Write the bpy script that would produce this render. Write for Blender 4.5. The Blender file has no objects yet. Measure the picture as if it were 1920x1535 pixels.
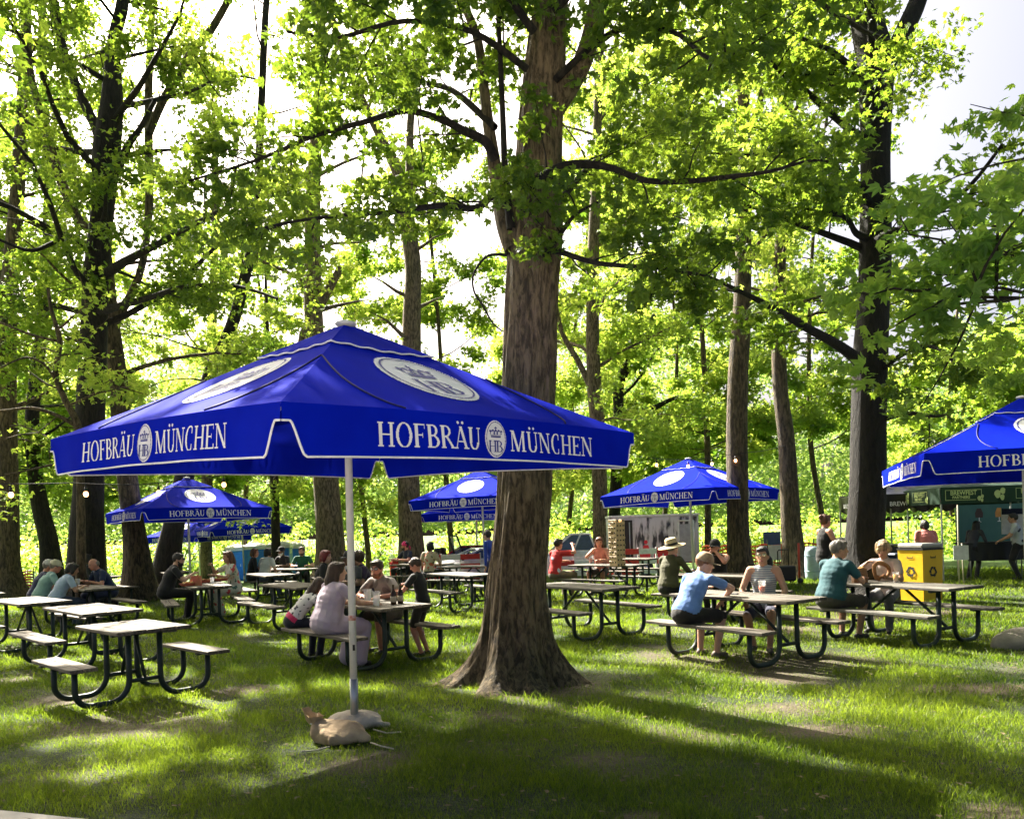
import bpy, bmesh, math, random
import numpy as np
from mathutils import Vector, Matrix, Euler

# ---------------------------------------------------------------- camera, sky, sun, exposure
scn = bpy.context.scene
COL = scn.collection
cam_d = bpy.data.cameras.new('camera'); cam = bpy.data.objects.new('camera', cam_d); COL.objects.link(cam)
CAM_H, HOR, ROLL, FOC = 1.66, 992.0, math.radians(1.8), 1500.0
cam.matrix_world = Matrix.Translation((0, 0, CAM_H)) @ Matrix.Rotation(math.radians(90), 4, 'X') @ Matrix.Rotation(-ROLL, 4, 'Z')
cam_d.sensor_width = 36; cam_d.lens = FOC/1920*36; cam_d.shift_y = (HOR-767.5)/1920
cam_d.clip_start = 0.05; cam_d.clip_end = 2000
scn.camera = cam
SUN_EL = math.radians(43); SUN_AZ = math.radians(-36)          # azimuth clockwise from +Y (view direction)
TO_SUN = np.array([math.sin(SUN_AZ)*math.cos(SUN_EL), math.cos(SUN_AZ)*math.cos(SUN_EL), math.sin(SUN_EL)])
world = bpy.data.worlds.new('World'); scn.world = world; world.use_nodes = True
wn = world.node_tree.nodes; wl = world.node_tree.links
sky = wn.new('ShaderNodeTexSky'); sky.sky_type = 'NISHITA'; sky.sun_disc = False
sky.sun_elevation = SUN_EL; sky.sun_rotation = SUN_AZ % (2*math.pi)
sky.air_density = 0.6; sky.dust_density = 10.0; sky.ozone_density = 0.0
bg = wn['Background']; bg.inputs[1].default_value = 0.062; wl.new(sky.outputs[0], bg.inputs[0])
sun_d = bpy.data.lights.new('sun', 'SUN'); sun_d.energy = 5.0; sun_d.angle = math.radians(0.55); sun_d.color = (1.0, 0.93, 0.80)
sun = bpy.data.objects.new('sun', sun_d); COL.objects.link(sun)
sun.rotation_euler = Vector(TO_SUN).to_track_quat('Z', 'Y').to_euler()
scn.view_settings.view_transform = 'Standard'; scn.view_settings.look = 'None'
scn.view_settings.exposure = 2.5; scn.view_settings.gamma = 1.0
scn.cycles.max_bounces = 7; scn.cycles.diffuse_bounces = 4; scn.cycles.transmission_bounces = 6
scn.cycles.transparent_max_bounces = 6; scn.cycles.use_denoising = True
scn.cycles.sample_clamp_indirect = 6.0

def gz(x, y):
    return np.interp(y, [0, 22, 34, 46, 400], [0, 0, -0.30, -0.75, -0.75])
def inv(px, py, z=None, Y=None):
    """photo point -> place; on the ground by default, or at height z, or at distance Y"""
    U = px-960.0; V = HOR-py; c, s = math.cos(ROLL), math.sin(ROLL)
    u = U*c+V*s; v = -U*s+V*c
    if Y is None:
        Y = FOC*((0.0 if z is None else z)-CAM_H)/v
    return (u*Y/FOC, Y, CAM_H+v*Y/FOC)
def pxp(px, py, Y): return Vector(inv(px, py, Y=Y))
rnd = random.Random(11); nrg = np.random.default_rng(5)

# ---------------------------------------------------------------- materials
def new_mat(name):
    m = bpy.data.materials.new(name); m.use_nodes = True
    nt = m.node_tree; b = nt.nodes['Principled BSDF']; return m, nt, b
def N(nt, t, **k):
    n = nt.nodes.new(t)
    for a, v in k.items(): setattr(n, a, v)
    return n
def mat(name, col, rough=0.6, col2=None, scale=8.0, bump=0.0, bscale=40.0, metal=0.0, stretch=(1, 1, 1), coords='Object', sheen=0.0, trans=None, detail=4.0, contrast=(0.35, 0.65)):
    m, nt, b = new_mat(name)
    b.inputs['Base Color'].default_value = (*col, 1); b.inputs['Roughness'].default_value = rough; b.inputs['Metallic'].default_value = metal
    tc = N(nt, 'ShaderNodeTexCoord'); mp = N(nt, 'ShaderNodeMapping'); mp.inputs['Scale'].default_value = stretch
    nt.links.new(tc.outputs[coords], mp.inputs[0])
    if col2 is None: col2 = tuple(c*0.8 for c in col)
    nz = N(nt, 'ShaderNodeTexNoise'); nz.inputs['Scale'].default_value = scale; nz.inputs['Detail'].default_value = detail
    nt.links.new(mp.outputs[0], nz.inputs['Vector'])
    cr = N(nt, 'ShaderNodeValToRGB'); cr.color_ramp.elements[0].position = contrast[0]; cr.color_ramp.elements[1].position = contrast[1]
    cr.color_ramp.elements[0].color = (*col2, 1); cr.color_ramp.elements[1].color = (*col, 1)
    nt.links.new(nz.outputs['Fac'], cr.inputs[0]); nt.links.new(cr.outputs[0], b.inputs['Base Color'])
    if bump:
        n2 = N(nt, 'ShaderNodeTexNoise'); n2.inputs['Scale'].default_value = bscale; n2.inputs['Detail'].default_value = 5
        nt.links.new(mp.outputs[0], n2.inputs['Vector'])
        bp = N(nt, 'ShaderNodeBump'); bp.inputs['Strength'].default_value = bump; bp.inputs['Distance'].default_value = 0.02
        nt.links.new(n2.outputs['Fac'], bp.inputs['Height']); nt.links.new(bp.outputs[0], b.inputs['Normal'])
    if sheen: b.inputs['Sheen Weight'].default_value = sheen
    if trans is not None:
        out = nt.nodes['Material Output']; tr = N(nt, 'ShaderNodeBsdfTranslucent'); mx = N(nt, 'ShaderNodeMixShader')
        tr.inputs[0].default_value = (*trans[0], 1); mx.inputs[0].default_value = trans[1]
        nt.links.new(b.outputs[0], mx.inputs[1]); nt.links.new(tr.outputs[0], mx.inputs[2]); nt.links.new(mx.outputs[0], out.inputs[0])
    return m
def leaf_mat(name, dark, light, tdark, tlight, tf=0.5):
    m, nt, b = new_mat(name); out = nt.nodes['Material Output']
    geo = N(nt, 'ShaderNodeNewGeometry'); tc = N(nt, 'ShaderNodeTexCoord')
    nz = N(nt, 'ShaderNodeTexNoise'); nz.inputs['Scale'].default_value = 0.45; nz.inputs['Detail'].default_value = 2
    nt.links.new(tc.outputs['Object'], nz.inputs['Vector'])
    ad = N(nt, 'ShaderNodeMath', operation='MULTIPLY_ADD'); ad.inputs[1].default_value = 0.55
    nt.links.new(geo.outputs['Random Per Island'], ad.inputs[0])
    sb = N(nt, 'ShaderNodeMath', operation='MULTIPLY_ADD'); sb.inputs[1].default_value = 1.6; sb.inputs[2].default_value = -0.55
    nt.links.new(nz.outputs['Fac'], sb.inputs[0]); nt.links.new(sb.outputs[0], ad.inputs[2])
    def ramp(a, c):
        r = N(nt, 'ShaderNodeValToRGB'); r.color_ramp.elements[0].color = (*a, 1); r.color_ramp.elements[1].color = (*c, 1)
        nt.links.new(ad.outputs[0], r.inputs[0]); return r
    r1 = ramp(dark, light); r2 = ramp(tdark, tlight)
    nt.links.new(r1.outputs[0], b.inputs['Base Color']); b.inputs['Roughness'].default_value = 0.42
    b.inputs['Specular IOR Level'].default_value = 0.30
    tr = N(nt, 'ShaderNodeBsdfTranslucent'); nt.links.new(r2.outputs[0], tr.inputs[0])
    mx = N(nt, 'ShaderNodeMixShader'); mx.inputs[0].default_value = tf
    nt.links.new(b.outputs[0], mx.inputs[1]); nt.links.new(tr.outputs[0], mx.inputs[2]); nt.links.new(mx.outputs[0], out.inputs[0])
    return m
def bark_mat(name, c1, c2, sc=1.0):
    m, nt, b = new_mat(name); b.inputs['Roughness'].default_value = 0.9
    tc = N(nt, 'ShaderNodeTexCoord'); mp = N(nt, 'ShaderNodeMapping'); mp.inputs['Scale'].default_value = (13*sc, 13*sc, 3.2*sc)
    nt.links.new(tc.outputs['Object'], mp.inputs[0])
    n1 = N(nt, 'ShaderNodeTexNoise'); n1.inputs['Scale'].default_value = 1.5; n1.inputs['Detail'].default_value = 10; n1.inputs['Roughness'].default_value = 0.68; n1.inputs['Distortion'].default_value = 0.5
    nt.links.new(mp.outputs[0], n1.inputs['Vector'])
    n2 = N(nt, 'ShaderNodeTexNoise'); n2.inputs['Scale'].default_value = 1.1; n2.inputs['Detail'].default_value = 3
    nt.links.new(tc.outputs['Object'], n2.inputs['Vector'])
    r = N(nt, 'ShaderNodeValToRGB'); e = r.color_ramp.elements
    e[0].position = 0.42; e[0].color = (*[c*0.24 for c in c1], 1); e[1].position = 0.58; e[1].color = (*c1, 1)
    nt.links.new(n1.outputs['Fac'], r.inputs[0])
    mx = N(nt, 'ShaderNodeMix', data_type='RGBA'); mx.blend_type = 'MIX'
    rr = N(nt, 'ShaderNodeValToRGB'); rr.color_ramp.elements[0].position = 0.45; rr.color_ramp.elements[1].position = 0.7
    nt.links.new(n2.outputs['Fac'], rr.inputs[0]); nt.links.new(rr.outputs[0], mx.inputs[0])
    r2 = N(nt, 'ShaderNodeValToRGB'); e = r2.color_ramp.elements
    e[0].position = 0.42; e[0].color = (*[c*0.26 for c in c2], 1); e[1].position = 0.58; e[1].color = (*c2, 1)
    nt.links.new(n1.outputs['Fac'], r2.inputs[0])
    nt.links.new(r.outputs[0], mx.inputs[6]); nt.links.new(r2.outputs[0], mx.inputs[7]); nt.links.new(mx.outputs[2], b.inputs['Base Color'])
    bp = N(nt, 'ShaderNodeBump'); bp.inputs['Strength'].default_value = 0.9; bp.inputs['Distance'].default_value = 0.09
    nt.links.new(n1.outputs['Fac'], bp.inputs['Height']); nt.links.new(bp.outputs[0], b.inputs['Normal'])
    return m

M = {}
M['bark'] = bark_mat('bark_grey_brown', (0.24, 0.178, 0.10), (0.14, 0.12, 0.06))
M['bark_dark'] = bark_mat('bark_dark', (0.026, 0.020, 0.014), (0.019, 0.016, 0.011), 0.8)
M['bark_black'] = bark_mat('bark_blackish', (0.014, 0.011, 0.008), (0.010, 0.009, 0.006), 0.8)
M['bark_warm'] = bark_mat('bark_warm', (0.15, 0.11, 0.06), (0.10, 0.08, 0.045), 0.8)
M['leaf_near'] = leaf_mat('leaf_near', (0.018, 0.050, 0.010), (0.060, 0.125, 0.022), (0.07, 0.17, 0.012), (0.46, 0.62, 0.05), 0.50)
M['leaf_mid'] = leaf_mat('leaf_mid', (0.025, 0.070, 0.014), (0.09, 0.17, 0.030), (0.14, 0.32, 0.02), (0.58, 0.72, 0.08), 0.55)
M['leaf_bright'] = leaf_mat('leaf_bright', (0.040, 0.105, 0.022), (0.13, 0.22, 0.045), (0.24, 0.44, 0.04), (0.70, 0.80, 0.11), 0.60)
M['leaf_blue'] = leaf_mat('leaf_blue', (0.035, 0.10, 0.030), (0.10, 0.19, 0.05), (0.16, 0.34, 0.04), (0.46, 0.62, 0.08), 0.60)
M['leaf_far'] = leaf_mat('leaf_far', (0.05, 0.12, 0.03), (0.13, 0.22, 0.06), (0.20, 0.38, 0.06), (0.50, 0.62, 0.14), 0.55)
M['fabric_blue'] = mat('fabric_blue', (0.002, 0.014, 0.50), 0.80, (0.002, 0.011, 0.43), 3.0, bump=0.12, bscale=5.0, trans=((0.01, 0.02, 0.5), 0.05))
M['fabric_blue'].node_tree.nodes['Principled BSDF'].inputs['Specular IOR Level'].default_value = 0.02
M['white_print'] = mat('white_print', (0.90, 0.88, 0.92), 0.7, (0.86, 0.84, 0.90), 5)
M['blue_print'] = mat('blue_print', (0.015, 0.022, 0.30), 0.6)
M['navy_inside'] = mat('navy_seam', (0.006, 0.008, 0.10), 0.7)
M['pole_white'] = mat('pole_white', (0.86, 0.85, 0.82), 0.35, (0.78, 0.77, 0.74), 4)
M['alu'] = mat('galvanised_metal', (0.45, 0.46, 0.47), 0.35, (0.36, 0.37, 0.38), 6, metal=0.6)
M['wood'] = mat('weathered_wood', (0.25, 0.215, 0.165), 0.8, (0.10, 0.085, 0.065), 3.0, bump=0.5, bscale=9.0, stretch=(1, 14, 14))
M['wood_grey'] = mat('grey_wood', (0.19, 0.175, 0.145), 0.8, (0.085, 0.08, 0.065), 3.0, bump=0.5, bscale=9.0, stretch=(1, 14, 14))
def plank_variation(m):
    nt = m.node_tree; b = nt.nodes['Principled BSDF']; src = b.inputs['Base Color'].links[0].from_socket
    g = N(nt, 'ShaderNodeNewGeometry'); r = N(nt, 'ShaderNodeMapRange'); r.inputs[3].default_value = 0.62; r.inputs[4].default_value = 1.15; nt.links.new(g.outputs['Random Per Island'], r.inputs[0])
    tc = N(nt, 'ShaderNodeTexCoord'); z = N(nt, 'ShaderNodeTexNoise'); z.inputs['Scale'].default_value = 2.3; z.inputs['Detail'].default_value = 6; nt.links.new(tc.outputs['Object'], z.inputs['Vector'])
    r2 = N(nt, 'ShaderNodeMapRange'); r2.inputs[1].default_value = .38; r2.inputs[2].default_value = .62; r2.inputs[3].default_value = 0.60; r2.inputs[4].default_value = 1.08; nt.links.new(z.outputs['Fac'], r2.inputs[0])
    mu = N(nt, 'ShaderNodeMath', operation='MULTIPLY'); nt.links.new(r.outputs[0], mu.inputs[0]); nt.links.new(r2.outputs[0], mu.inputs[1])
    vm = N(nt, 'ShaderNodeVectorMath', operation='SCALE'); nt.links.new(src, vm.inputs[0]); nt.links.new(mu.outputs[0], vm.inputs['Scale']); nt.links.new(vm.outputs[0], b.inputs['Base Color'])
plank_variation(M['wood']); plank_variation(M['wood_grey'])
M['frame_green'] = mat('dark_green_metal', (0.006, 0.018, 0.014), 0.5, (0.012, 0.028, 0.024), 10)
M['white_paint'] = mat('white_paint', (0.75, 0.75, 0.73), 0.5)
M['black'] = mat('black_matte', (0.012, 0.012, 0.013), 0.6)
M['burlap'] = mat('burlap', (0.50, 0.37, 0.22), 0.9, (0.33, 0.235, 0.135), 7, bump=0.9, bscale=16)
M['burlap_pale'] = mat('burlap_pale', (0.50, 0.45, 0.36), 0.9, (0.38, 0.33, 0.26), 10, bump=0.9, bscale=16)
M['rock'] = mat('rock', (0.30, 0.27, 0.23), 0.9, (0.2, 0.18, 0.15), 6, bump=0.6, bscale=12)
def bulb_mat():
    m, nt, b = new_mat('bulb_glow'); b.inputs['Emission Color'].default_value = (1, 0.42, 0.16, 1); b.inputs['Emission Strength'].default_value = 2.2
    b.inputs['Base Color'].default_value = (0.9, 0.6, 0.45, 1); b.inputs['Roughness'].default_value = 0.1; return m
M['bulb'] = bulb_mat()
def glass_mat(name, col=(0.8, 0.85, 0.9), alpha=0.35):
    m, nt, b = new_mat(name); b.inputs['Base Color'].default_value = (*col, 1); b.inputs['Roughness'].default_value = 0.08
    b.inputs['Alpha'].default_value = alpha; return m
M['clear_plastic'] = glass_mat('clear_plastic', (0.9, 0.9, 0.9), 0.30)
M['car_glass'] = mat('car_glass', (0.06, 0.09, 0.16), 0.06)

# ---------------------------------------------------------------- geometry helpers
class MB:
    """collects faces, then links them as ONE mesh object"""
    def __init__(s): s.v = []; s.f = []; s.m = []; s.sm = []
    def add(s, vs, fs, mi=0, smooth=False):
        o = len(s.v); s.v += [tuple(v) for v in vs]
        for f in fs: s.f.append(tuple(i+o for i in f)); s.m.append(mi); s.sm.append(smooth)
        return s
    def box(s, c, d, rz=0.0, mi=0, mx=None, bev=0.0):
        hx, hy, hz = d[0]/2, d[1]/2, d[2]/2
        if bev > 0:
            b = min(bev, hx*.9, hy*.9, hz*.9); vs = []
            for sz, e in ((-hz, b), (-hz+b, 0), (hz-b, 0), (hz, b)):
                for (x, y) in ((-hx+e, -hy+b+e*0), (-hx+b+e*0, -hy+e), (hx-b, -hy+e), (hx-e, -hy+b), (hx-e, hy-b), (hx-b, hy-e), (-hx+b, hy-e), (-hx+e, hy-b)):
                    vs.append((x, y, sz))
            fs = [tuple(range(7, -1, -1)), tuple(range(24, 32))]
            for l in range(3):
                for k in range(8): fs.append((l*8+k, l*8+(k+1) % 8, l*8+8+(k+1) % 8, l*8+8+k))
        else:
            vs = [(x, y, z) for z in (-hz, hz) for (x, y) in ((-hx, -hy), (hx, -hy), (hx, hy), (-hx, hy))]
            fs = [(3, 2, 1, 0), (4, 5, 6, 7), (0, 1, 5, 4), (1, 2, 6, 5), (2, 3, 7, 6), (3, 0, 4, 7)]
        R = mx if mx is not None else Matrix.Rotation(rz, 4, 'Z')
        T = Matrix.Translation(c) @ R
        return s.add([T @ Vector(v) for v in vs], fs, mi)
    def tube(s, pts, r, n=10, mi=0, caps=True, closed=False, smooth=True):
        P = [Vector(p) for p in pts]; K = len(P)
        rs = r if hasattr(r, '__len__') else [r]*K
        vs = []; prev = None
        for i, p in enumerate(P):
            if closed: t = P[(i+1) % K]-P[i-1]
            else: t = P[min(i+1, K-1)]-P[max(i-1, 0)]
            t = t.normalized() if t.length > 1e-9 else Vector((0, 0, 1))
            if prev is None:
                a = Vector((0, 0, 1)) if abs(t.z) < 0.9 else Vector((1, 0, 0)); prev = t.cross(a).normalized()
            u = (prev-t*prev.dot(t)); u = u.normalized() if u.length > 1e-6 else t.orthogonal().normalized()
            w = t.cross(u); prev = u
            for k in range(n):
                a = 2*math.pi*k/n; vs.append(p+(u*math.cos(a)+w*math.sin(a))*rs[i])
        fs = []
        for i in range(K if closed else K-1):
            j = (i+1) % K
            for k in range(n): fs.append((i*n+k, i*n+(k+1) % n, j*n+(k+1) % n, j*n+k))
        if caps and not closed: fs.append(tuple(range(n-1, -1, -1))); fs.append(tuple((K-1)*n+k for k in range(n)))
        return s.add(vs, fs, mi, smooth)
    def lathe(s, prof, n=20, mi=0, T=None, smooth=True, sx=1.0, sy=1.0):
        vs = []; K = len(prof)
        for (r, z) in prof:
            for k in range(n):
                a = 2*math.pi*k/n; v = Vector((r*math.cos(a)*sx, r*math.sin(a)*sy, z)); vs.append(T @ v if T is not None else v)
        fs = [(i*n+k, i*n+(k+1) % n, (i+1)*n+(k+1) % n, (i+1)*n+k) for i in range(K-1) for k in range(n)]
        fs.append(tuple(range(n-1, -1, -1))); fs.append(tuple((K-1)*n+k for k in range(n)))
        return s.add(vs, fs, mi, smooth)
    def ell(s, c, ax, R=None, mi=0, n=14, m=9):
        vs = []; R = R if R is not None else Matrix.Identity(3); c = Vector(c)
        for i in range(m+1):
            th = math.pi*i/m
            for k in range(n):
                a = 2*math.pi*k/n
                vs.append(c+R @ Vector((ax[0]*math.sin(th)*math.cos(a), ax[1]*math.sin(th)*math.sin(a), -ax[2]*math.cos(th))))
        fs = []
        for i in range(m):
            for k in range(n):
                q = (i*n+k, i*n+(k+1) % n, (i+1)*n+(k+1) % n, (i+1)*n+k)
                if i == 0: q = (q[0], q[2], q[3])
                elif i == m-1: q = (q[0], q[1], q[3])
                fs.append(q)
        return s.add(vs, fs, mi, True)
    def prism(s, poly, T, depth, mi=0):
        n = len(poly); vs = [T @ Vector((x, y, 0)) for x, y in poly]+[T @ Vector((x, y, depth)) for x, y in poly]
        fs = [tuple(range(n-1, -1, -1)), tuple(range(n, 2*n))]+[(k, (k+1) % n, n+(k+1) % n, n+k) for k in range(n)]
        return s.add(vs, fs, mi)
    def build(s, name, mats, parent=None, loc=None):
        me = bpy.data.meshes.new(name); me.from_pydata(s.v, [], s.f)
        for m in (mats if isinstance(mats, (list, tuple)) else [mats]): me.materials.append(m)
        me.polygons.foreach_set('material_index', s.m); me.polygons.foreach_set('use_smooth', s.sm)
        me.update(); o = bpy.data.objects.new(name, me); COL.objects.link(o)
        if parent is not None: o.parent = parent
        if loc is not None: o.location = loc
        return o
def tag(o, label=None, cat=None, group=None, kind=None):
    if label: o['label'] = label
    if cat: o['category'] = cat
    if group: o['group'] = group
    if kind: o['kind'] = kind
    return o
def thing(name, label, cat, loc=(0, 0, 0), rz=0.0, group=None):
    o = bpy.data.objects.new(name, None); COL.objects.link(o); o.location = loc; o.rotation_euler = (0, 0, rz)
    o.empty_display_size = 0.2
    return tag(o, label, cat, group)
CH = {}
def copy_tree(o, parent=None, label=None):
    c = o.copy(); COL.objects.link(c); c.parent = parent
    if parent is None and label: c['label'] = label
    for ch in [x for x in COL.objects if x.parent == o]: copy_tree(ch, c)
    return c
def np_mesh(name, verts, faces, m, parent=None, smooth=False, mi=None):
    """faces: (F,k) array of equal-size polygons"""
    me = bpy.data.meshes.new(name); verts = np.ascontiguousarray(verts, dtype=np.float32); faces = np.ascontiguousarray(faces, dtype=np.int32)
    F, k = faces.shape
    me.vertices.add(len(verts)); me.vertices.foreach_set('co', verts.ravel())
    me.loops.add(F*k); me.loops.foreach_set('vertex_index', faces.ravel())
    me.polygons.add(F); me.polygons.foreach_set('loop_start', np.arange(0, F*k, k, dtype=np.int32))
    me.polygons.foreach_set('loop_total', np.full(F, k, dtype=np.int32))
    for mm in (m if isinstance(m, (list, tuple)) else [m]): me.materials.append(mm)
    if mi is not None: me.polygons.foreach_set('material_index', np.ascontiguousarray(mi, dtype=np.int32))
    me.polygons.foreach_set('use_smooth', np.full(F, bool(smooth)))
    me.update(calc_edges=True); me.validate()
    o = bpy.data.objects.new(name, me); COL.objects.link(o)
    if parent is not None: o.parent = parent
    return o
def vnoise(p, seed=0, oct=3):
    """cheap smooth 3-D noise from sums of sines, about -1..1"""
    r = np.random.default_rng(seed); out = np.zeros(len(p)); amp = 1.0; tot = 0
    for o in range(oct):
        for k in range(4):
            d = r.normal(size=3); d /= np.linalg.norm(d)
            out += amp*np.sin((p@d)*(2**o)*r.uniform(.8, 1.6)+r.uniform(0, 6.28))*0.5
        tot += amp; amp *= 0.55
    return out/tot

# ---------------------------------------------------------------- ground and grass
def build_ground():
    xs = np.unique(np.concatenate([np.linspace(-14, 14, 225), np.linspace(-300, -14, 40), np.linspace(14, 300, 40)]))
    ys = np.unique(np.concatenate([np.linspace(-30, 2, 12), np.linspace(2, 24, 180), np.linspace(24, 60, 60), np.linspace(60, 500, 40)]))
    X, Y = np.meshgrid(xs, ys); p = np.stack([X.ravel(), Y.ravel(), np.zeros(X.size)], 1)
    near = np.clip(1-np.abs(p[:, 1]-10)/22, 0, 1)
    z = gz(p[:, 0], p[:, 1])+0.018*vnoise(p*1.3, 3, 3)*near-0.01
    p[:, 2] = z; nx = len(xs); i = np.arange(len(ys)-1)[:, None]*nx+np.arange(nx-1)[None, :]
    f = np.stack([i, i+1, i+1+nx, i+nx], -1).reshape(-1, 4)
    m, nt, b = new_mat('lawn_soil'); b.inputs['Roughness'].default_value = 0.95
    tc = N(nt, 'ShaderNodeTexCoord')
    def nz(s, d=5):
        n = N(nt, 'ShaderNodeTexNoise'); n.inputs['Scale'].default_value = s; n.inputs['Detail'].default_value = d; nt.links.new(tc.outputs['Object'], n.inputs['Vector']); return n
    a = nz(14); c = nz(0.55, 4)
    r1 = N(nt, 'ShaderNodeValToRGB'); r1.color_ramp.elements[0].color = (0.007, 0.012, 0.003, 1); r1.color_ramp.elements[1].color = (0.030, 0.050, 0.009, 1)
    r2 = N(nt, 'ShaderNodeValToRGB'); r2.color_ramp.elements[0].color = (0.030, 0.024, 0.014, 1); r2.color_ramp.elements[1].color = (0.15, 0.115, 0.07, 1)
    nt.links.new(a.outputs['Fac'], r1.inputs[0]); nt.links.new(a.outputs['Fac'], r2.inputs[0])
    at = N(nt, 'ShaderNodeAttribute'); at.attribute_name = 'dirt'
    mx = N(nt, 'ShaderNodeMix', data_type='RGBA'); nt.links.new(at.outputs['Fac'], mx.inputs[0])
    nt.links.new(r1.outputs[0], mx.inputs[6]); nt.links.new(r2.outputs[0], mx.inputs[7])
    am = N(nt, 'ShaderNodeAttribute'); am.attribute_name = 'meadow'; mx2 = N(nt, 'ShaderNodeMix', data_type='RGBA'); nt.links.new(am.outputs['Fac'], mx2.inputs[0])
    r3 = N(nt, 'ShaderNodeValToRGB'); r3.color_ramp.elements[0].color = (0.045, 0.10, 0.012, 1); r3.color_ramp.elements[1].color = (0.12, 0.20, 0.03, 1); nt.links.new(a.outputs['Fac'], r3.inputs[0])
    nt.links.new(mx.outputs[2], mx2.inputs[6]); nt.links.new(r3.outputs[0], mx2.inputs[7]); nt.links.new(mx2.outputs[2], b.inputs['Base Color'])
    bp = N(nt, 'ShaderNodeBump'); bp.inputs['Strength'].default_value = 0.8; bp.inputs['Distance'].default_value = 0.03
    n3 = nz(45); nt.links.new(n3.outputs['Fac'], bp.inputs['Height']); nt.links.new(bp.outputs[0], b.inputs['Normal'])
    o = np_mesh('ground', p, f, m, smooth=True); tag(o, kind='structure')
    at = o.data.attributes.new('dirt', 'FLOAT', 'POINT'); at.data.foreach_set('value', dirt(p[:, 0], p[:, 1]).astype(np.float32))
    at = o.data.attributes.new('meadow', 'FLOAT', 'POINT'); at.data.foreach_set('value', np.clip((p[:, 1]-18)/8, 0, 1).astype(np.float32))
DIRT = [(1010, 1290, .9, .35), (1300, 1375, .55, .3), (1420, 1330, .8, .25), (1540, 1370, .7, .22), (1150, 1420, .5, .22), (1180, 1450, .5, .2), (1200, 1530, .25, .1), (1880, 1520, .3, .15),
        (1480, 1270, .6, .35), (1820, 1290, .9, .2), (700, 1425, .45, .2), (870, 1275, .5, .3), (450, 1290, .5, .3), (250, 1330, .4, .12), (40, 1270, .5, .4), (120, 1310, .6, .3), (1620, 1155, 1.0, .8), (1470, 1180, .5, .4), (1780, 1150, .9, .6)]
def dirt(x, y):
    d = np.zeros_like(x)
    p = np.stack([x, y, 0*x], 1); w = vnoise(p*3.1, 9, 3)
    for (px, py, rx, ry) in DIRT:
        c = inv(px, py); d = np.maximum(d, 1-((x-c[0])/rx)**2-((y-c[1])/(ry*1.6))**2)
    d = np.clip((d-.12+0.45*w)*1.3, 0, 1)
    w2 = vnoise(p*0.9+7, 21, 3)
    return np.maximum(d, np.clip((w2-0.62)*2.5, 0, 0.8))*np.clip((30-y)/5, 0, 1)
def build_grass():
    zones = [(4.05, 7.2, 8200, 0.036, 0.0034), (7.2, 11.0, 4200, 0.042, 0.0048), (11.0, 16.0, 1800, 0.05, 0.007), (16.0, 26.0, 620, 0.06, 0.012)]
    V = []; F = []; off = 0
    for (y0, y1, den, hgt, wid) in zones:
        hw = 0.70
        n = int(den*(y1-y0)*(y0+y1)*hw)
        y = np.sqrt(nrg.uniform(y0**2, y1**2, n)); x = nrg.uniform(-hw, hw, n)*y
        p = np.stack([x, y, 0*x], 1)
        dn = dirt(x, y); tuft = vnoise(p*4.0, 31, 3); big = vnoise(p*1.1, 33, 2)
        keep = (y > 4.97-.3215*(x+3.15)+.03) & (nrg.uniform(size=n) > dn*0.78) & (nrg.uniform(size=n) < 0.78+0.4*tuft)
        x, y, tuft, big, p = x[keep], y[keep], tuft[keep], big[keep], p[keep]; n = len(x)
        near = np.clip(1-np.abs(y-10)/22, 0, 1)
        z = gz(x, y)+0.018*vnoise(p*1.3, 3, 3)*near-0.014
        h = hgt*np.clip(nrg.lognormal(0, .38, n), .4, 2.6)*(1+0.55*tuft+0.25*big)
        h = np.maximum(h, hgt*0.3)
        a = nrg.uniform(0, 6.283, n); l = nrg.uniform(.2, 1.0, n)*h; la = nrg.uniform(0, 6.283, n)
        w = wid*nrg.uniform(.7, 1.4, n); dx, dy = np.cos(a)*w/2, np.sin(a)*w/2
        b0 = np.stack([x-dx, y-dy, z], 1); b1 = np.stack([x+dx, y+dy, z], 1)
        mx, my = x+np.cos(la)*l*.35, y+np.sin(la)*l*.35
        m0 = np.stack([mx-dx*.8, my-dy*.8, z+h*.6], 1); m1 = np.stack([mx+dx*.8, my+dy*.8, z+h*.6], 1)
        t0 = np.stack([x+np.cos(la)*l, y+np.sin(la)*l, z+h], 1)
        t1 = t0+np.stack([dx, dy, 0*dx], 1)*.15
        v = np.stack([b0, b1, m1, m0, t1, t0], 1).reshape(-1, 3); i = np.arange(n)[:, None]*6+off
        F.append(np.concatenate([i+np.array([0, 1, 2, 3]), i+np.array([3, 2, 4, 5])], 0)); V.append(v); off += len(v)
    m = leaf_mat('grass_blades', (0.004, 0.013, 0.002), (0.016, 0.038, 0.006), (0.058, 0.16, 0.008), (0.42, 0.56, 0.035), 0.48)
    o = np_mesh('grass', np.concatenate(V), np.concatenate(F), m); tag(o, 'short uneven lawn grass under the trees', 'grass', kind='stuff')
build_ground(); build_grass()
def build_path():
    # paved path: kerb at lower left; wide unseen part behind added to bounce light
    q = [(-30, 13.1), (-3.15, 4.97), (-2.62, 4.80), (3.2, 2.92), (30, -5.7), (30, -38), (-30, -38)]; n = len(q); mb = MB()
    mb.add([(x, y, 0.008) for x, y in q]+[(x, y, -0.08) for x, y in q], [tuple(range(n))[::-1]]+[(k, (k+1) % n, n+(k+1) % n, n+k) for k in range(n)])
    o = mb.build('path', mat('concrete', (0.50, 0.47, 0.43), 0.9, (0.40, 0.375, 0.34), 3, bump=0.3)); tag(o, kind='structure')
build_path()
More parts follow.
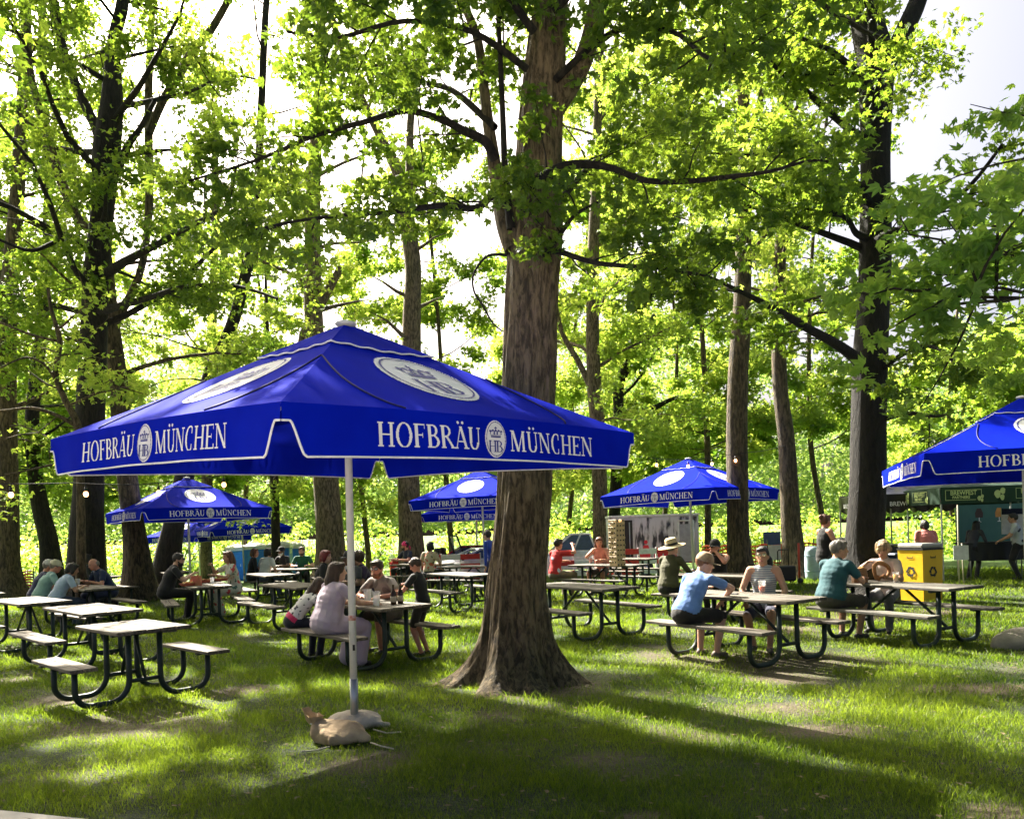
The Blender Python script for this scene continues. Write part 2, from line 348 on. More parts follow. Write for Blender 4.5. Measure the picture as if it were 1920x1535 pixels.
def build_litter():
    rg = np.random.default_rng(9); n = 3000; y = np.sqrt(rg.uniform(4.1**2, 13**2, n)); x = rg.uniform(-.7, .7, n)*y
    a = rg.uniform(0, 6.28, n); s = rg.uniform(.010, .032, n); z = gz(x, y)+rg.uniform(.008, .034, n)
    tw = rg.uniform(size=n) < .4; sx = np.where(tw, s*2.2, s); sy = np.where(tw, .0035, s*.6)
    T = np.array([(-1, 0, 0), (-.1, -1, .15), (1, 0, .1), (.1, 1, .2)])
    c, s_ = np.cos(a), np.sin(a); P = []
    for t in T: P.append(np.stack([x+c*t[0]*sx-s_*t[1]*sy, y+s_*t[0]*sx+c*t[1]*sy, z+t[2]*s], 1))
    v = np.stack(P, 1).reshape(-1, 3); o = np_mesh('leaf_litter', v, np.arange(n*4).reshape(-1, 4), mat('litter', (.17, .125, .06), .9, (.07, .055, .03), 3, coords='Object')); tag(o, 'fallen leaves and twigs scattered over the lawn', 'leaf litter', kind='stuff')
build_litter()
# ---------------------------------------------------------------- serif lettering, drawn stroke by stroke on a fine raster
def R_(x0, y0, x1, y1): return lambda X, Y: (X >= x0) & (X <= x1) & (Y >= y0) & (Y <= y1)
def ring(cx, cy, rx, ry, ix, iy, cond=None):
    def f(X, Y):
        a = ((X-cx)/rx)**2+((Y-cy)/ry)**2 <= 1; b = ((X-cx)/ix)**2+((Y-cy)/iy)**2 <= 1
        r = a & ~b
        return r & cond(X, Y) if cond else r
    return f
def disc(cx, cy, rx, ry): return lambda X, Y: ((X-cx)/rx)**2+((Y-cy)/ry)**2 <= 1
def diag(x0, x1, w, y0=0.0, y1=1.0):
    return lambda X, Y: (np.abs(X-(x0+(x1-x0)*(Y-y0)/(y1-y0))) <= w/2) & (Y >= y0) & (Y <= y1)
def stem(x, w=.15, s=.07): return [R_(x, 0, x+w, 1), R_(x-s, 0, x+w+s, .05), R_(x-s, .95, x+w+s, 1)]
T_, S_ = .055, .15
GL = {
 'H': (.92, stem(.10)+stem(.66)+[R_(.2, .48, .7, .48+T_)]),
 'O': (.98, [ring(.49, .5, .43, .53, .28, .475)]),
 'F': (.72, stem(.10)+[R_(.2, .95, .64, 1), R_(.60, .78, .64, 1), R_(.2, .50, .52, .55), R_(.49, .42, .53, .63)]),
 'B': (.78, stem(.10)+[ring(.34, .75, .30, .25, .16, .20, lambda X, Y: X > .3), R_(.2, .95, .36, 1), R_(.2, .49, .36, .545), ring(.36, .27, .36, .27, .21, .22, lambda X, Y: X > .3), R_(.2, 0, .38, .05)]),
 'R': (.84, stem(.10)+[ring(.34, .75, .31, .25, .17, .20, lambda X, Y: X > .3), R_(.2, .95, .36, 1), R_(.2, .47, .40, .52), diag(.76, .40, .15, 0, .5), R_(.62, 0, .88, .05)]),
 'A': (.90, [diag(.12, .45, .06), diag(.78, .45, .16), R_(.24, .30, .66, .35), R_(.0, 0, .24, .05), R_(.60, 0, .94, .05)]),
 'U': (.90, [R_(.12, .30, .27, 1), R_(.05, .95, .34, 1), R_(.68, .30, .74, 1), R_(.60, .95, .84, 1), ring(.43, .32, .31, .34, .17, .27, lambda X, Y: Y < .32)]),
 'M': (1.14, [R_(.12, 0, .17, 1), R_(.02, 0, .27, .05), R_(.03, .95, .2, 1), diag(.54, .20, .16), diag(.54, .90, .07), R_(.84, 0, .99, 1), R_(.77, 0, 1.06, .05), R_(.9, .95, 1.05, 1)]),
 'N': (.96, [R_(.13, 0, .18, 1), R_(.03, 0, .28, .05), R_(.02, .95, .2, 1), diag(.76, .18, .16), R_(.74, 0, .80, 1), R_(.65, .95, .9, 1)]),
 'C': (.84, [ring(.47, .5, .42, .53, .27, .475, lambda X, Y: (X < .62)), R_(.60, .72, .66, .97), R_(.60, .03, .66, .25)]),
 'E': (.76, stem(.10)+[R_(.2, .95, .66, 1), R_(.62, .80, .66, 1), R_(.2, .48, .52, .53), R_(.49, .40, .53, .61), R_(.2, 0, .68, .05), R_(.64, 0, .68, .2)]),
}
dots = lambda cx: [disc(cx-.14, 1.17, .07, .07), disc(cx+.14, 1.17, .07, .07)]
GL['Ä'] = (.90, GL['A'][1]+dots(.45)); GL['Ü'] = (.90, GL['U'][1]+dots(.43))
def word_fns(word, x0, y0, h, wf=0.86):
    fs = []; x = x0
    for ch in word:
        adv, strokes = GL[ch]
        fs.append((x, adv*h*wf, strokes)); x += adv*h*wf
    def f(X, Y):
        r = np.zeros(X.shape, bool)
        for (gx, gw, st) in fs:
            m = (X >= gx-.1*h) & (X <= gx+gw+.1*h)
            lx = (X[m]-gx)/(h*wf); ly = (Y[m]-y0)/h; q = np.zeros(lx.shape, bool)
            for s in st: q |= s(lx, ly)
            r[m] |= q
        return r
    return f, x-x0
def raster(fn, x0, y0, x1, y1, res, maxrun=0.05):
    """cells where fn is true -> list of 2-D quads (runs)"""
    nx, ny = int(math.ceil((x1-x0)/res)), int(math.ceil((y1-y0)/res))
    X, Y = np.meshgrid(x0+(np.arange(nx)+.5)*res, y0+(np.arange(ny)+.5)*res)
    g = fn(X, Y); Q = []; mr = max(1, int(maxrun/res))
    for j in range(ny):
        row = g[j]; i = 0
        while i < nx:
            if row[i]:
                k = i
                while k < nx and row[k] and k-i < mr: k += 1
                Q.append((x0+i*res, y0+j*res, x0+k*res, y0+(j+1)*res)); i = k
            else: i += 1
    return Q
def crown_hb(cx, cy, h):
    """royal crown over the letters HB, total height h"""
    s = h; fs = []
    c = lambda x, y: (cx+x*s, cy+y*s)
    def F(X, Y):
        x = (X-cx)/s; y = (Y-cy)/s
        r = np.zeros(x.shape, bool)
        def W(x0, x1): return (x >= x0) & (x <= x1)
        # letters
        for (gx, ch) in ((-.30, 'H'), (.0, 'B')):
            lx = (x-gx)/.36; ly = (y+.46)/.40; q = np.zeros(x.shape, bool)
            for st in GL[ch][1]: q |= st(lx, ly)
            r |= q
        # crown: band, arches, cross
        r |= W(-.20, .20) & (y > .06) & (y < .11)
        r |= W(-.21, .21) & (y > .125) & (y < .145)
        for ax, rx in ((-.13, .10), (0, .09), (.13, .10)):
            d = ((x-ax)/rx)**2+((y-.19)/.12)**2
            r |= (d < 1) & (d > .50) & (y > .15)
        for ax in (-.23, -.115, 0, .115, .23):
            r |= ((x-ax)**2+(y-.30+.5*ax*ax)**2) < .0012
        r |= (np.abs(x) < .012) & (y > .30) & (y < .44); r |= (np.abs(x) < .045) & (y > .375) & (y < .40)
        return r
    return F

# ---------------------------------------------------------------- beer garden umbrella
UD, UZ, UV, UA = 2.438, 2.19, 0.30, 3.43      # half diagonal, valance bottom, valance height, apex height
def make_umbrella():
    root = thing('market_umbrella', 'x', 'umbrella')
    C4 = [Vector((UD, 0)), Vector((0, UD)), Vector((-UD, 0)), Vector((0, -UD))]
    ZE = UZ+UV
    def surf(a, b, s, t):
        """panel between corners a,b; s 0 apex..1 edge, t 0..1 along edge"""
        e = a.lerp(b, t); mid = 1-(2*t-1)**2
        q = e*s*(1-0.018*mid*s)
        z = UA-(UA-ZE)*s-0.045*math.sin(math.pi*s)*(1.0-.55*abs(2*t-1))+0.03*mid*s*s
        return Vector((q.x, q.y, z))
    def normal(a, b, s, t):
        e = 1e-3; p = surf(a, b, s, t); u = surf(a, b, s+e, t)-p; w = surf(a, b, s, t+e)-p
        n = w.cross(u); n.normalize(); return n if n.z > 0 else -n
    cano = MB()
    for k in range(4):
        a, b = C4[k], C4[(k+1) % 4]; ns, nt = 18, 24
        S = [0.10+0.90*i/ns for i in range(ns+1)]
        vs = [surf(a, b, s, j/nt) for s in S for j in range(nt+1)]
        cano.add(vs, [(i*(nt+1)+j, (i+1)*(nt+1)+j, (i+1)*(nt+1)+j+1, i*(nt+1)+j+1) for i in range(ns) for j in range(nt)], 0, True)
    co = cano.build('canopy', M['fabric_blue'], root)
    cap = MB(); pipe = MB()
    for k in range(4):
        a, b = C4[k], C4[(k+1) % 4]; ns, nt = 6, 24; vs = []
        low = []
        for i in range(ns+1):
            for j in range(nt+1):
                s = 0.035+0.265*i/ns; t = j/nt
                p = surf(a, b, s, t); wv = 0.005*math.sin(j*1.3+k)*(i/ns)**2
                p.z += 0.008+0.012*(i/ns)+wv; vs.append(p)
                if i == ns: low.append(p+Vector((0, 0, -.004)))
        cap.add(vs, [(i*(nt+1)+j, (i+1)*(nt+1)+j, (i+1)*(nt+1)+j+1, i*(nt+1)+j+1) for i in range(ns) for j in range(nt)], 0, True)
        pipe.tube(low, 0.007, 6)
    co2 = cap.build('vent_flap', M['fabric_blue'], root); pipe.build('piping', M['white_print'], co2)
    MB().lathe([(0, UA-.02), (.08, UA-.015), (.09, UA-.002), (.08, UA+.014), (.05, UA+.022), (0, UA+.024)], 20).build('finial', M['white_paint'], root)
    # seams along the four ridges and the stitched corner patches
    for k in range(4):
        a, b = C4[k], C4[(k+1) % 4]; pv = C4[k-1]
        sm = MB()
        pts = []
        for i in range(13):
            f = i/12; s = 1.0-0.52*math.sin(f*math.pi/2)**1.2; t = 0.26*(1-f)**1.5
            p = surf(a, b, min(s, .995), t); p.z += 0.006; pts.append(p)
        sm.tube(pts, 0.007, 5)
        pts2 = []
        for i in range(13):
            f = i/12; s = 1.0-0.52*math.sin(f*math.pi/2)**1.2; t = 1-0.26*(1-f)**1.5
            p = surf(pv, a, min(s, .995), t); p.z += 0.006; pts2.append(p)
        sm.tube(pts2, 0.007, 5)
        sm.build('seam', M['navy_inside'], root)
    # valances
    for k in range(4):
        a, b = C4[k], C4[(k+1) % 4]; L = (b-a).length; n = 90
        va = MB(); low = []; vs = []; T = [j/n for j in range(n+1)]
        T = sorted(set(T+[x/L for x in (.01, .02, .03, .04, .05, .06, .07, .08, .10, .12, .14)]+[1-x/L for x in (.01, .02, .03, .04, .05, .06, .07, .08, .10, .12, .14)]))
        nrm = Vector(((b-a).y, -(b-a).x)).normalized()
        if nrm.dot((a+b)/2) < 0: nrm = -nrm
        def vpt(t, z, off=0.0):
            p = surf(a, b, 1.0, t); fl = (ZE-z)/UV
            w = 0.012*math.sin(t*23+k*2)*fl+0.02*fl
            return Vector((p.x+nrm.x*(w+off), p.y+nrm.y*(w+off), p.z-(ZE-z)))
        for t in T:
            e = min(t, 1-t)*L; q = min(max((e-.045)/.09, 0), 1); q = q*q*(3-2*q); hh = .10+.20*q
            for i in range(7): vs.append(vpt(t, ZE-hh*i/6))
            low.append(vpt(t, ZE-hh))
        m7 = 7; va.add(vs, [(j*m7+i, j*m7+i+1, (j+1)*m7+i+1, (j+1)*m7+i) for j in range(len(T)-1) for i in range(6)], 0, True)
        vo = va.build('valance', M['fabric_blue'], root)
        pm = MB(); pm.tube(low, 0.007, 6); pm.build('piping', M['white_print'], vo)
        # lettering: seen from outside, left to right is b -> a when nrm points at the viewer
        d2 = (b-a).normalized(); left_is_a = (Vector((d2.x, d2.y, 0)).cross(Vector((0, 0, 1)))).dot(Vector((nrm.x, nrm.y, 0))) > 0
        def tx(x):   # x metres from centre, positive to the reader's right
            return 0.5+(x/L if left_is_a else -x/L)
        h = .150; f1, w1 = word_fns('HOFBRÄU', 0, 0, h, 1.02); f2, w2 = word_fns('MÜNCHEN', 0, 0, h, 1.02)
        yb = -.235
        lt = MB()
        for fn, w, xo in ((f1, w1, -.15-w1), (f2, w2, .15)):
            for (x0, y0, x1, y1) in raster(fn, 0, 0, w, h*1.28, h/34, .05):
                c = [vpt(tx(xo+x), ZE+yb+y, .004) for x, y in ((x0, y0), (x1, y0), (x1, y1), (x0, y1))]
                lt.add(c, [(0, 1, 2, 3)])
        lt.build('lettering', M['white_print'], vo)
        def badge(X, Y): return (X/.108)**2+(Y/.130)**2 <= 1
        bd = MB(); 
        for (x0, y0, x1, y1) in raster(badge, -.108, -.130, .108, .130, .004, .04):
            bd.add([vpt(tx(x), ZE-.155+y, .004) for x, y in ((x0, y0), (x1, y0), (x1, y1), (x0, y1))], [(0, 1, 2, 3)])
        g = crown_hb(0, .0, .20)
        g2 = lambda X, Y: g(X*.78, Y) | ((((X/.099)**2+(Y/.121)**2) <= 1) & (((X/.094)**2+(Y/.116)**2) >= 1))
        for (x0, y0, x1, y1) in raster(g2, -.104, -.126, .104, .126, .0035, .04):
            bd.add([vpt(tx(x), ZE-.155+y, .008) for x, y in ((x0, y0), (x1, y0), (x1, y1), (x0, y1))], [(0, 1, 2, 3)], 1)
        bd.build('badge', [M['white_print'], M['blue_print']], vo)
        # big oval emblem on the canopy panel
        mid = a.lerp(b, .5); slope = math.hypot(mid.length, UA-ZE)
        def cp(x, y, off):   # x reader's right, y up the slope, metres from the emblem centre
            s = 0.585-y/slope; t = 0.5+(x/(L*s))*(1 if left_is_a else -1)
            return surf(a, b, s, t)+normal(a, b, s, t)*off
        em = MB(); ea, eb = .405, .45
        outer = lambda X, Y: (X/ea)**2+(Y/eb)**2 <= 1
        for (x0, y0, x1, y1) in raster(outer, -ea, -eb, ea, eb, .012, .08):
            em.add([cp(x, y, .006) for x, y in ((x0, y0), (x1, y0), (x1, y1), (x0, y1))], [(0, 1, 2, 3)])
        g = crown_hb(0, 0, .68)
        g3 = lambda X, Y: g(X, Y) | (((X/(ea-.035))**2+(Y/(eb-.035))**2 <= 1) & ((X/(ea-.052))**2+(Y/(eb-.052))**2 >= 1))
        for (x0, y0, x1, y1) in raster(g3, -ea, -eb, ea, eb, .008, .06):
            em.add([cp(x, y, .012) for x, y in ((x0, y0), (x1, y0), (x1, y1), (x0, y1))], [(0, 1, 2, 3)], 1)
        em.build('emblem', [M['white_print'], M['blue_print']], co)
    # pole, ribs, hub
    MB().tube([(0, 0, .42), (0, 0, UA-.03)], .031, 18).build('pole', M['pole_white'], root)
    MB().tube([(0, 0, 0), (0, 0, .43)], .0345, 18).build('lower_pole', M['alu'], root)
    MB().lathe([(.03, 2.62), (.06, 2.62), (.06, 2.72), (.03, 2.72)], 16).build('hub', M['black'], root)
    for k in range(8):
        a = C4[k//2] if k % 2 == 0 else C4[k//2].lerp(C4[(k//2+1) % 4], .5)
        aa, bb = (C4[k//2], C4[(k//2+1) % 4]); t = 0 if k % 2 == 0 else .5
        pts = [surf(aa, bb, s, t)-Vector((0, 0, .03)) for s in (.04, .3, .6, .97)]
        rb = MB(); rb.tube(pts, .011, 6); ro = rb.build('rib', M['alu'], root)
        q = surf(aa, bb, .48, t)-Vector((0, 0, .04)); st = MB(); st.tube([(a.x*.02, a.y*.02, 2.67), q], .009, 6); st.build('strut', M['alu'], ro)
    return root
GU = 'blue square beer garden umbrellas'
umb = make_umbrella()
umb['label'] = 'large blue umbrella in the foreground, its white pole set between two burlap sacks'; umb['group'] = GU
umb.location = (-1.40, 6.855, 0); umb.rotation_euler = (-.046+.09*0, 0.018, .055)
umb.rotation_euler = Euler((math.radians(2.3), math.radians(.8), .055))
# printed bands low on the nearest pole
bd = MB(); bd.tube([(0, 0, .93), (0, 0, .975)], .0325, 18); o = bd.build('pole_band', mat('red_tape', (0.55, 0.16, 0.08), .5, (0.7, .5, .45), 30), umb)
bd = MB(); bd.box((.012, -.031, .70), (.02, .002, .05)); bd.build('pole_mark', M['black'], umb)
USPEC = [(356, 22.7, -4, 0.0, 1.0, 'blue umbrella at left in front of the brown leaning trunks, string bulbs across it'),
         (457, 36.0, -12, -0.05, 1.0, 'blue umbrella at left, second behind, its right wing above the porta potties'),
         (374, 38.0, 19, -0.22, 1.0, 'lowest and darkest blue umbrella of the left cluster, mostly hidden behind the other two'),
         (909, 25.0, 28, 0.20, 1.0, 'blue umbrella behind the big central trunk, bleached by sun on its left wing'),
         (895, 31.0, 36, 0.05, 1.0, 'blue umbrella just below and behind the sun-bleached one left of the central trunk'),
         (1300, 21.7, 1, 0.0, 1.0, 'blue umbrella right of centre in front of the printed trailer'),
         (None, (7.82, 12.2), -61, 0.0, 1.0, 'blue umbrella cut off by the right edge of the picture, beside the green tent')]
for (px, Y, a, dz, s, lab) in USPEC:
    c = copy_tree(umb, None, lab)
    if px is None: x, y = Y
    else: y = Y; x = inv(px, 1040, Y=Y)[0]
    c.location = (x, y, float(gz(x, y))+dz); c.rotation_euler = (math.radians(rnd.uniform(-1, 1)), math.radians(rnd.uniform(-1.2, .2)), math.radians(a)); c.scale = (s, s, s)
    for ch in [q for q in COL.objects if q.parent == c and q.name.startswith(('pole_band', 'pole_mark'))]: bpy.data.objects.remove(ch)

# ---------------------------------------------------------------- picnic tables
def make_table(L, wood):
    root = thing('picnic_table', 'x', 'picnic table')
    tp = MB(); pw = .142
    for i in range(5): tp.box((rnd.uniform(-.006, .006), (i-2)*.152, .76-.019+rnd.uniform(-.0025, .0025)), (L+rnd.uniform(-.012, .012), pw, .038), bev=.006)
    tp.build('tabletop', wood, root)
    for sgn in (-1, 1):
        b = MB()
        b.box((0, sgn*.615, .45-.019), (L, .122, .038), bev=.006); b.box((.003, sgn*.745, .449-.019), (L, .122, .038), bev=.006)
        b.build('bench', wood, root)
    xe = L/2-.28
    for sx in (-1, 1):
        for sy in (-1, 1):
            lg = MB(); x = sx*xe; pts = []
            pts.append((x, sy*.16, .715)); pts.append((x, sy*.16, .30))
            for i in range(7):
                a = math.radians(180+90*i/6); pts.append((x, sy*(.16+.20)+sy*.20*math.cos(a), .235+.205*math.sin(a)))
            for i in range(7):
                a = math.radians(270+90*i/6); pts.append((x, sy*(.68-.16)+sy*.16*math.cos(a), .19+.16*math.sin(a)))
            pts.append((x, sy*.68, .405)); lg.tube(pts, .030, 10)
            lg.box((x, sy*.68, .402), (.06, .26, .018)); lg.build('leg', M['frame_green'], root)
        sb = MB(); sb.box((sx*xe, 0, .705), (.05, .66, .03)); sb.build('support_bar', M['frame_green'], root); sb = MB(); sb.tube([(sx*xe, -.16, .22), (sx*xe, .16, .22)], .022, 8); sb.build('cross_bar', M['frame_green'], root)
        br = MB(); br.tube([(sx*xe, 0, .235), (sx*.06, 0, .70)], .019, 8); br.build('brace', M['frame_green'], root)
    return root
TB = {}
GT = 'picnic tables standing on the lawn'
proto = {'w': make_table(1.83, M['wood']), 'g': make_table(1.83, M['wood_grey']), 's': make_table(1.17, M['wood'])}
usedp = set()
def table(key, kind, x, y, deg, lab):
    if kind not in usedp: t = proto[kind]; usedp.add(kind)
    else: t = copy_tree(proto[kind])
    t['label'] = lab; t['group'] = GT; t.location = (x, y, float(gz(x, y))); t.rotation_euler = (0, 0, math.radians(deg)); TB[key] = (x, y, math.radians(deg))
def tpx(px, py):
    q = inv(px, py, z=.76); return q[0], q[1]
table('A', 'w', 2.838, 9.877, -56.5, 'picnic table of the man in the blue polo shirt, orange drink standing on it')
table('D', 'g', 5.229, 10.818, -61, 'grey picnic table of the man in the teal shirt, right of the others')
table('M', 'g', 1.055, 12.391, -56, 'empty grey picnic table just right of the big central trunk')
table('E', 'w', -1.91, 10.475, -49, 'picnic table of the family with the woman in a pale lilac dress')
table('L3', 's', -4.104, 8.575, -43.4, 'short empty picnic table nearest the camera at lower left')
table('L2', 'w', -5.83, 11.021, -45.7, 'empty picnic table behind the short one at the left, square-on top')
table('L1', 'w', -7.905, 13.024, -43.5, 'empty picnic table at the left edge behind the light-blue-shirted woman')
table('La', 'w', -8.588, 16.251, -46.8, 'picnic table of the two men in pale caps and the man in navy')
table('B', 'w', -6.111, 15.917, -63.5, 'picnic table of the man in black, food baskets on it')
x, y = tpx(5, 1083); table('F1', 'w', x, 20.5, -48, 'sunlit picnic table far off at the left edge')
x, y = tpx(352, 1064); table('F2', 'w', x, 24.5, -60, 'picnic table behind the head of the man in black')
x, y = tpx(500, 1077); table('F3', 'w', x, 19.5, -58, 'picnic table behind the woman in the floral dress')
x, y = tpx(540, 1099); table('F4', 'w', x, 14.9, -52, 'empty picnic table left of the family table')
x, y = tpx(546, 1063); table('F5', 'w', x, 23.0, -30, 'picnic table of the far group in front of the porta potties')
x, y = tpx(640, 1050); table('F6', 'w', x, 27.0, -20, 'far picnic table behind the red-haired woman')
x, y = tpx(868, 1074); table('F7', 'g', x, 16.9, -56, 'empty grey picnic table left of the central trunk')
x, y = tpx(795, 1052); table('F8', 'w', x, 24.0, -25, 'far picnic table of the man with the pink head scarf')
x, y = tpx(1140, 1058); table('F9', 'g', x, 18.9, -42, 'picnic table carrying the tower of wooden blocks')
x, y = tpx(1355, 1077); table('F10', 'w', x, 14.0, -48, 'picnic table of the man in the straw hat')
x, y = tpx(885, 1063); table('F11', 'g', x, 20.5, -30, 'dark far picnic table left of the central trunk, in front of the cars')
x, y = tpx(1240, 1062); table('F12', 'w', x, 22.5, -40, 'far picnic table in front of the printed trailer')
def on_table(key, u, v, z=.76):
    x, y, a = TB[key]; return Vector((x+u*math.cos(a)-v*math.sin(a), y+u*math.sin(a)+v*math.cos(a), float(gz(x, y))+z))
# ---------------------------------------------------------------- trees
# spots of sunlight on the lawn: (photo x, photo y, half width m, half depth m). The crowns leave gaps above them.
LITS = [(560, 1288, 1.1, .34), (800, 1282, .9, .30), (330, 1262, .9, .30), (470, 1210, .9, .5), (200, 1325, .35, .14), (215, 1388, .55, .26), (300, 1400, .3, .15), (395, 1420, .3, .13), (150, 1455, .3, .1), (250, 1445, .35, .1),
        (880, 1262, .35, .4), (1040, 1310, .8, .22), (1150, 1335, .6, .17), (1260, 1365, .6, .2), (1345, 1390, .4, .14), (1180, 1240, 1.0, .55), (1250, 1175, 1.6, .9), (1130, 1165, .9, .8), (980, 1300, .5, .12),
        (1420, 1250, .8, .3), (1560, 1215, .9, .5), (1500, 1262, .8, .16), (1660, 1250, .5, .18), (1800, 1250, 1.3, .35), (1850, 1180, 1.5, .9), (1700, 1120, 3, 2.2), (1880, 1120, 3, 2.5), (60, 1205, .8, .6), (20, 1275, .4, .2),
        (520, 1165, .8, 1.0), (880, 1160, 1.2, 1.2), (900, 1205, .8, .5), (260, 1120, 2, 1.8), (60, 1140, 1.8, 1.5), (1480, 1120, 3.5, 2.5), (1250, 1100, 3.5, 3), (850, 1110, 3, 2.5), (600, 1110, 2.2, 2), (1380, 1160, 1.6, 1.2),
        (600, 1395, .22, .12), (430, 1345, .28, .08), (240, 1345, .2, .08), (40, 1365, .2, .08), (700, 1225, .9, .25), (510, 1470, .15, .06), (1300, 1245, .7, .25), (1170, 1300, .35, .08), (1640, 1185, .9, .5), (1730, 1215, .6, .22)]
LIT = [(inv(a, b)[0], inv(a, b)[1], c, d) for a, b, c, d in LITS]
# things the sun reaches directly: (x, y, z, radius)
SPOT = [(*pxp(950, 1230, 8.5), .30), (*pxp(880, 1255, 8.4), .35), (-2.9, 6.5, 2.75, .42), (-2.0, 5.3, 2.6, .30), (.15, 6.9, 2.6, .3), (*pxp(1270, 1110, 9.2), .35), (*pxp(740, 1110, 10.9), .5), (*pxp(800, 1140, 10.9), .4), (*pxp(1400, 1115, 10), .6),
        (*pxp(600, 1120, 9.6), .4), (*pxp(1350, 1175, 9.3), .6), (*pxp(940, 950, 8.5), .12), (*pxp(180, 1140, 11), .9), (*pxp(250, 1175, 8.6), .5), (*pxp(350, 1212, 8.6), .5), (*pxp(130, 1243, 8.4), .4), (*pxp(400, 1095, 15.5), .9), (*pxp(1345, 1040, 14), .6),
        (*pxp(850, 920, 25), 2.2), (*pxp(1250, 900, 21.5), 1.3), (*pxp(1340, 900, 21.5), .6), (*pxp(250, 950, 22.5), 1.3), (*pxp(70, 1125, 13), 1.0), (*pxp(1480, 1105, 13.5), .9), (*pxp(1545, 1000, 15), .4), (*pxp(480, 1080, 19), 1.2), (*pxp(870, 1075, 17), 1.2), (*pxp(1140, 1060, 19), 1.3)]
def sun_cull(P, rg, keepp=0.006):
    k = np.ones(len(P), bool); gx = P[:, 0]-TO_SUN[0]/TO_SUN[2]*P[:, 2]; gy = P[:, 1]-TO_SUN[1]/TO_SUN[2]*P[:, 2]
    wob = .28*vnoise(np.stack([gx, gy, 0*gx], 1)*3.5, 77, 2)
    for (cx, cy, a, b) in LIT:
        a, b = a*1.15, b*1.3
        k &= ~(((gx-cx)/a)**2+((gy-cy)/b)**2+wob < 1)
    for (cx, cy, cz, r) in SPOT:
        d = P-np.array([cx, cy, cz]); t = d@TO_SUN; q = np.linalg.norm(d-t[:, None]*TO_SUN, axis=1)
        k &= ~((q < r*(1+wob)) & (t > .1))
    return k | (rg.uniform(size=len(P)) < keepp)
def leaf_cloud(name, C, R, per, size, m, parent, seed, cull=True, kind=3, flat=.55):
    """sprays of leaves: clump centres C (K,3), radii R (K,), per leaves each"""
    rg = np.random.default_rng(seed); K = len(C); n = K*per
    d = rg.normal(size=(n, 3)); d /= np.linalg.norm(d, axis=1)[:, None]; d *= (rg.uniform(size=n)**.55)[:, None]
    d[:, 2] *= flat
    P = np.repeat(C, per, 0)+d*np.repeat(R, per)[:, None]
    k = P[:, 2] > 1.9
    if cull: k &= sun_cull(P, rg)
    P = P[k]; n = len(P)
    L = size*rg.uniform(.65, 1.25, n)
    nrm = rg.normal(size=(n, 3))*.75; nrm[:, 2] += .75; nrm /= np.linalg.norm(nrm, axis=1)[:, None]
    t = rg.normal(size=(n, 3)); t[:, 2] -= .5; t -= (t*nrm).sum(1)[:, None]*nrm; t /= np.linalg.norm(t, axis=1)[:, None]
    b = np.cross(nrm, t)
    # template: (along t, along b, along normal)
    if kind == 3:
        T = np.array([(0, 0, 0), (.50, -.20, .03), (1, 0, -.12), (.50, .20, .03), (.18, -.34, 0), (.66, -.50, -.10), (.46, -.14, .03), (.18, .34, 0), (.66, .50, -.10), (.46, .14, .03), (-.04, -.20, 0), (.12, -.52, -.08), (-.04, .20, 0), (.12, .52, -.08)])
        Fq = np.array([(0, 1, 2, 3), (0, 4, 5, 6), (0, 9, 8, 7), (0, 10, 11, 4), (0, 7, 13, 12)])
    elif kind == 2:
        T = np.array([(0, 0, 0), (.45, -.20, .03), (1, 0, -.10), (.45, .20, .03), (.1, -.2, 0), (.55, -.52, -.1), (.1, .2, 0), (.55, .52, -.1)])
        Fq = np.array([(0, 1, 2, 3), (0, 4, 5, 1), (0, 3, 7, 6)])
    else:
        T = np.array([(0, 0, 0), (.45, -.36, .0), (1, 0, -.12), (.5, .40, .0)]); Fq = np.array([(0, 1, 2, 3)])
    V = P[:, None, :]+L[:, None, None]*(T[None, :, 0:1]*t[:, None, :]+T[None, :, 1:2]*b[:, None, :]+T[None, :, 2:3]*nrm[:, None, :])
    F = (np.arange(n)[:, None, None]*len(T)+Fq[None]).reshape(-1, 4)
    return np_mesh(name, V.reshape(-1, 3), F, m, parent)
def tube_np(V, F, off, pts, rad, n=8):
    pts = np.asarray(pts, float); K = len(pts); rad = np.asarray(rad, float)
    t = np.gradient(pts, axis=0); t /= np.maximum(np.linalg.norm(t, axis=1), 1e-9)[:, None]
    ref = np.array([0, 0, 1.0]) if abs(t[0, 2]) < .8 else np.array([1.0, 0, 0])
    u = np.cross(t, ref); u /= np.maximum(np.linalg.norm(u, axis=1), 1e-6)[:, None]; w = np.cross(t, u)
    a = np.arange(n)*2*np.pi/n
    v = pts[:, None]+rad[:, None, None]*(np.cos(a)[None, :, None]*u[:, None]+np.sin(a)[None, :, None]*w[:, None])
    i = np.arange(K-1)[:, None]*n; k = np.arange(n)[None]; k2 = (k+1) % n
    f = np.stack([i+k, i+k2, i+n+k2, i+n+k], -1).reshape(-1, 4)+off
    V.append(v.reshape(-1, 3)); F.append(f); return off+K*n
def smooth_path(pts, m=6):
    P = np.asarray(pts, float); out = []; K = len(P)
    for i in range(K-1):
        p0, p1, p2, p3 = P[max(i-1, 0)], P[i], P[i+1], P[min(i+2, K-1)]
        for j in range(m):
            t = j/m; out.append(.5*((2*p1)+(-p0+p2)*t+(2*p0-5*p1+4*p2-p3)*t*t+(-p0+3*p1-3*p2+p3)*t**3))
    out.append(P[-1]); return np.array(out)
def wander(p0, d, length, n, rg, up=0.0, wob=.12):
    pts = [np.array(p0, float)]; d = np.array(d, float); d /= np.linalg.norm(d); st = length/n
    for i in range(n):
        d = d+rg.normal(size=3)*wob+np.array([0, 0, up]); d /= np.linalg.norm(d); pts.append(pts[-1]+d*st)
    return np.array(pts)
O3 = [np.zeros(3)]
LA = np.array(LIT); SA = np.array(SPOT)
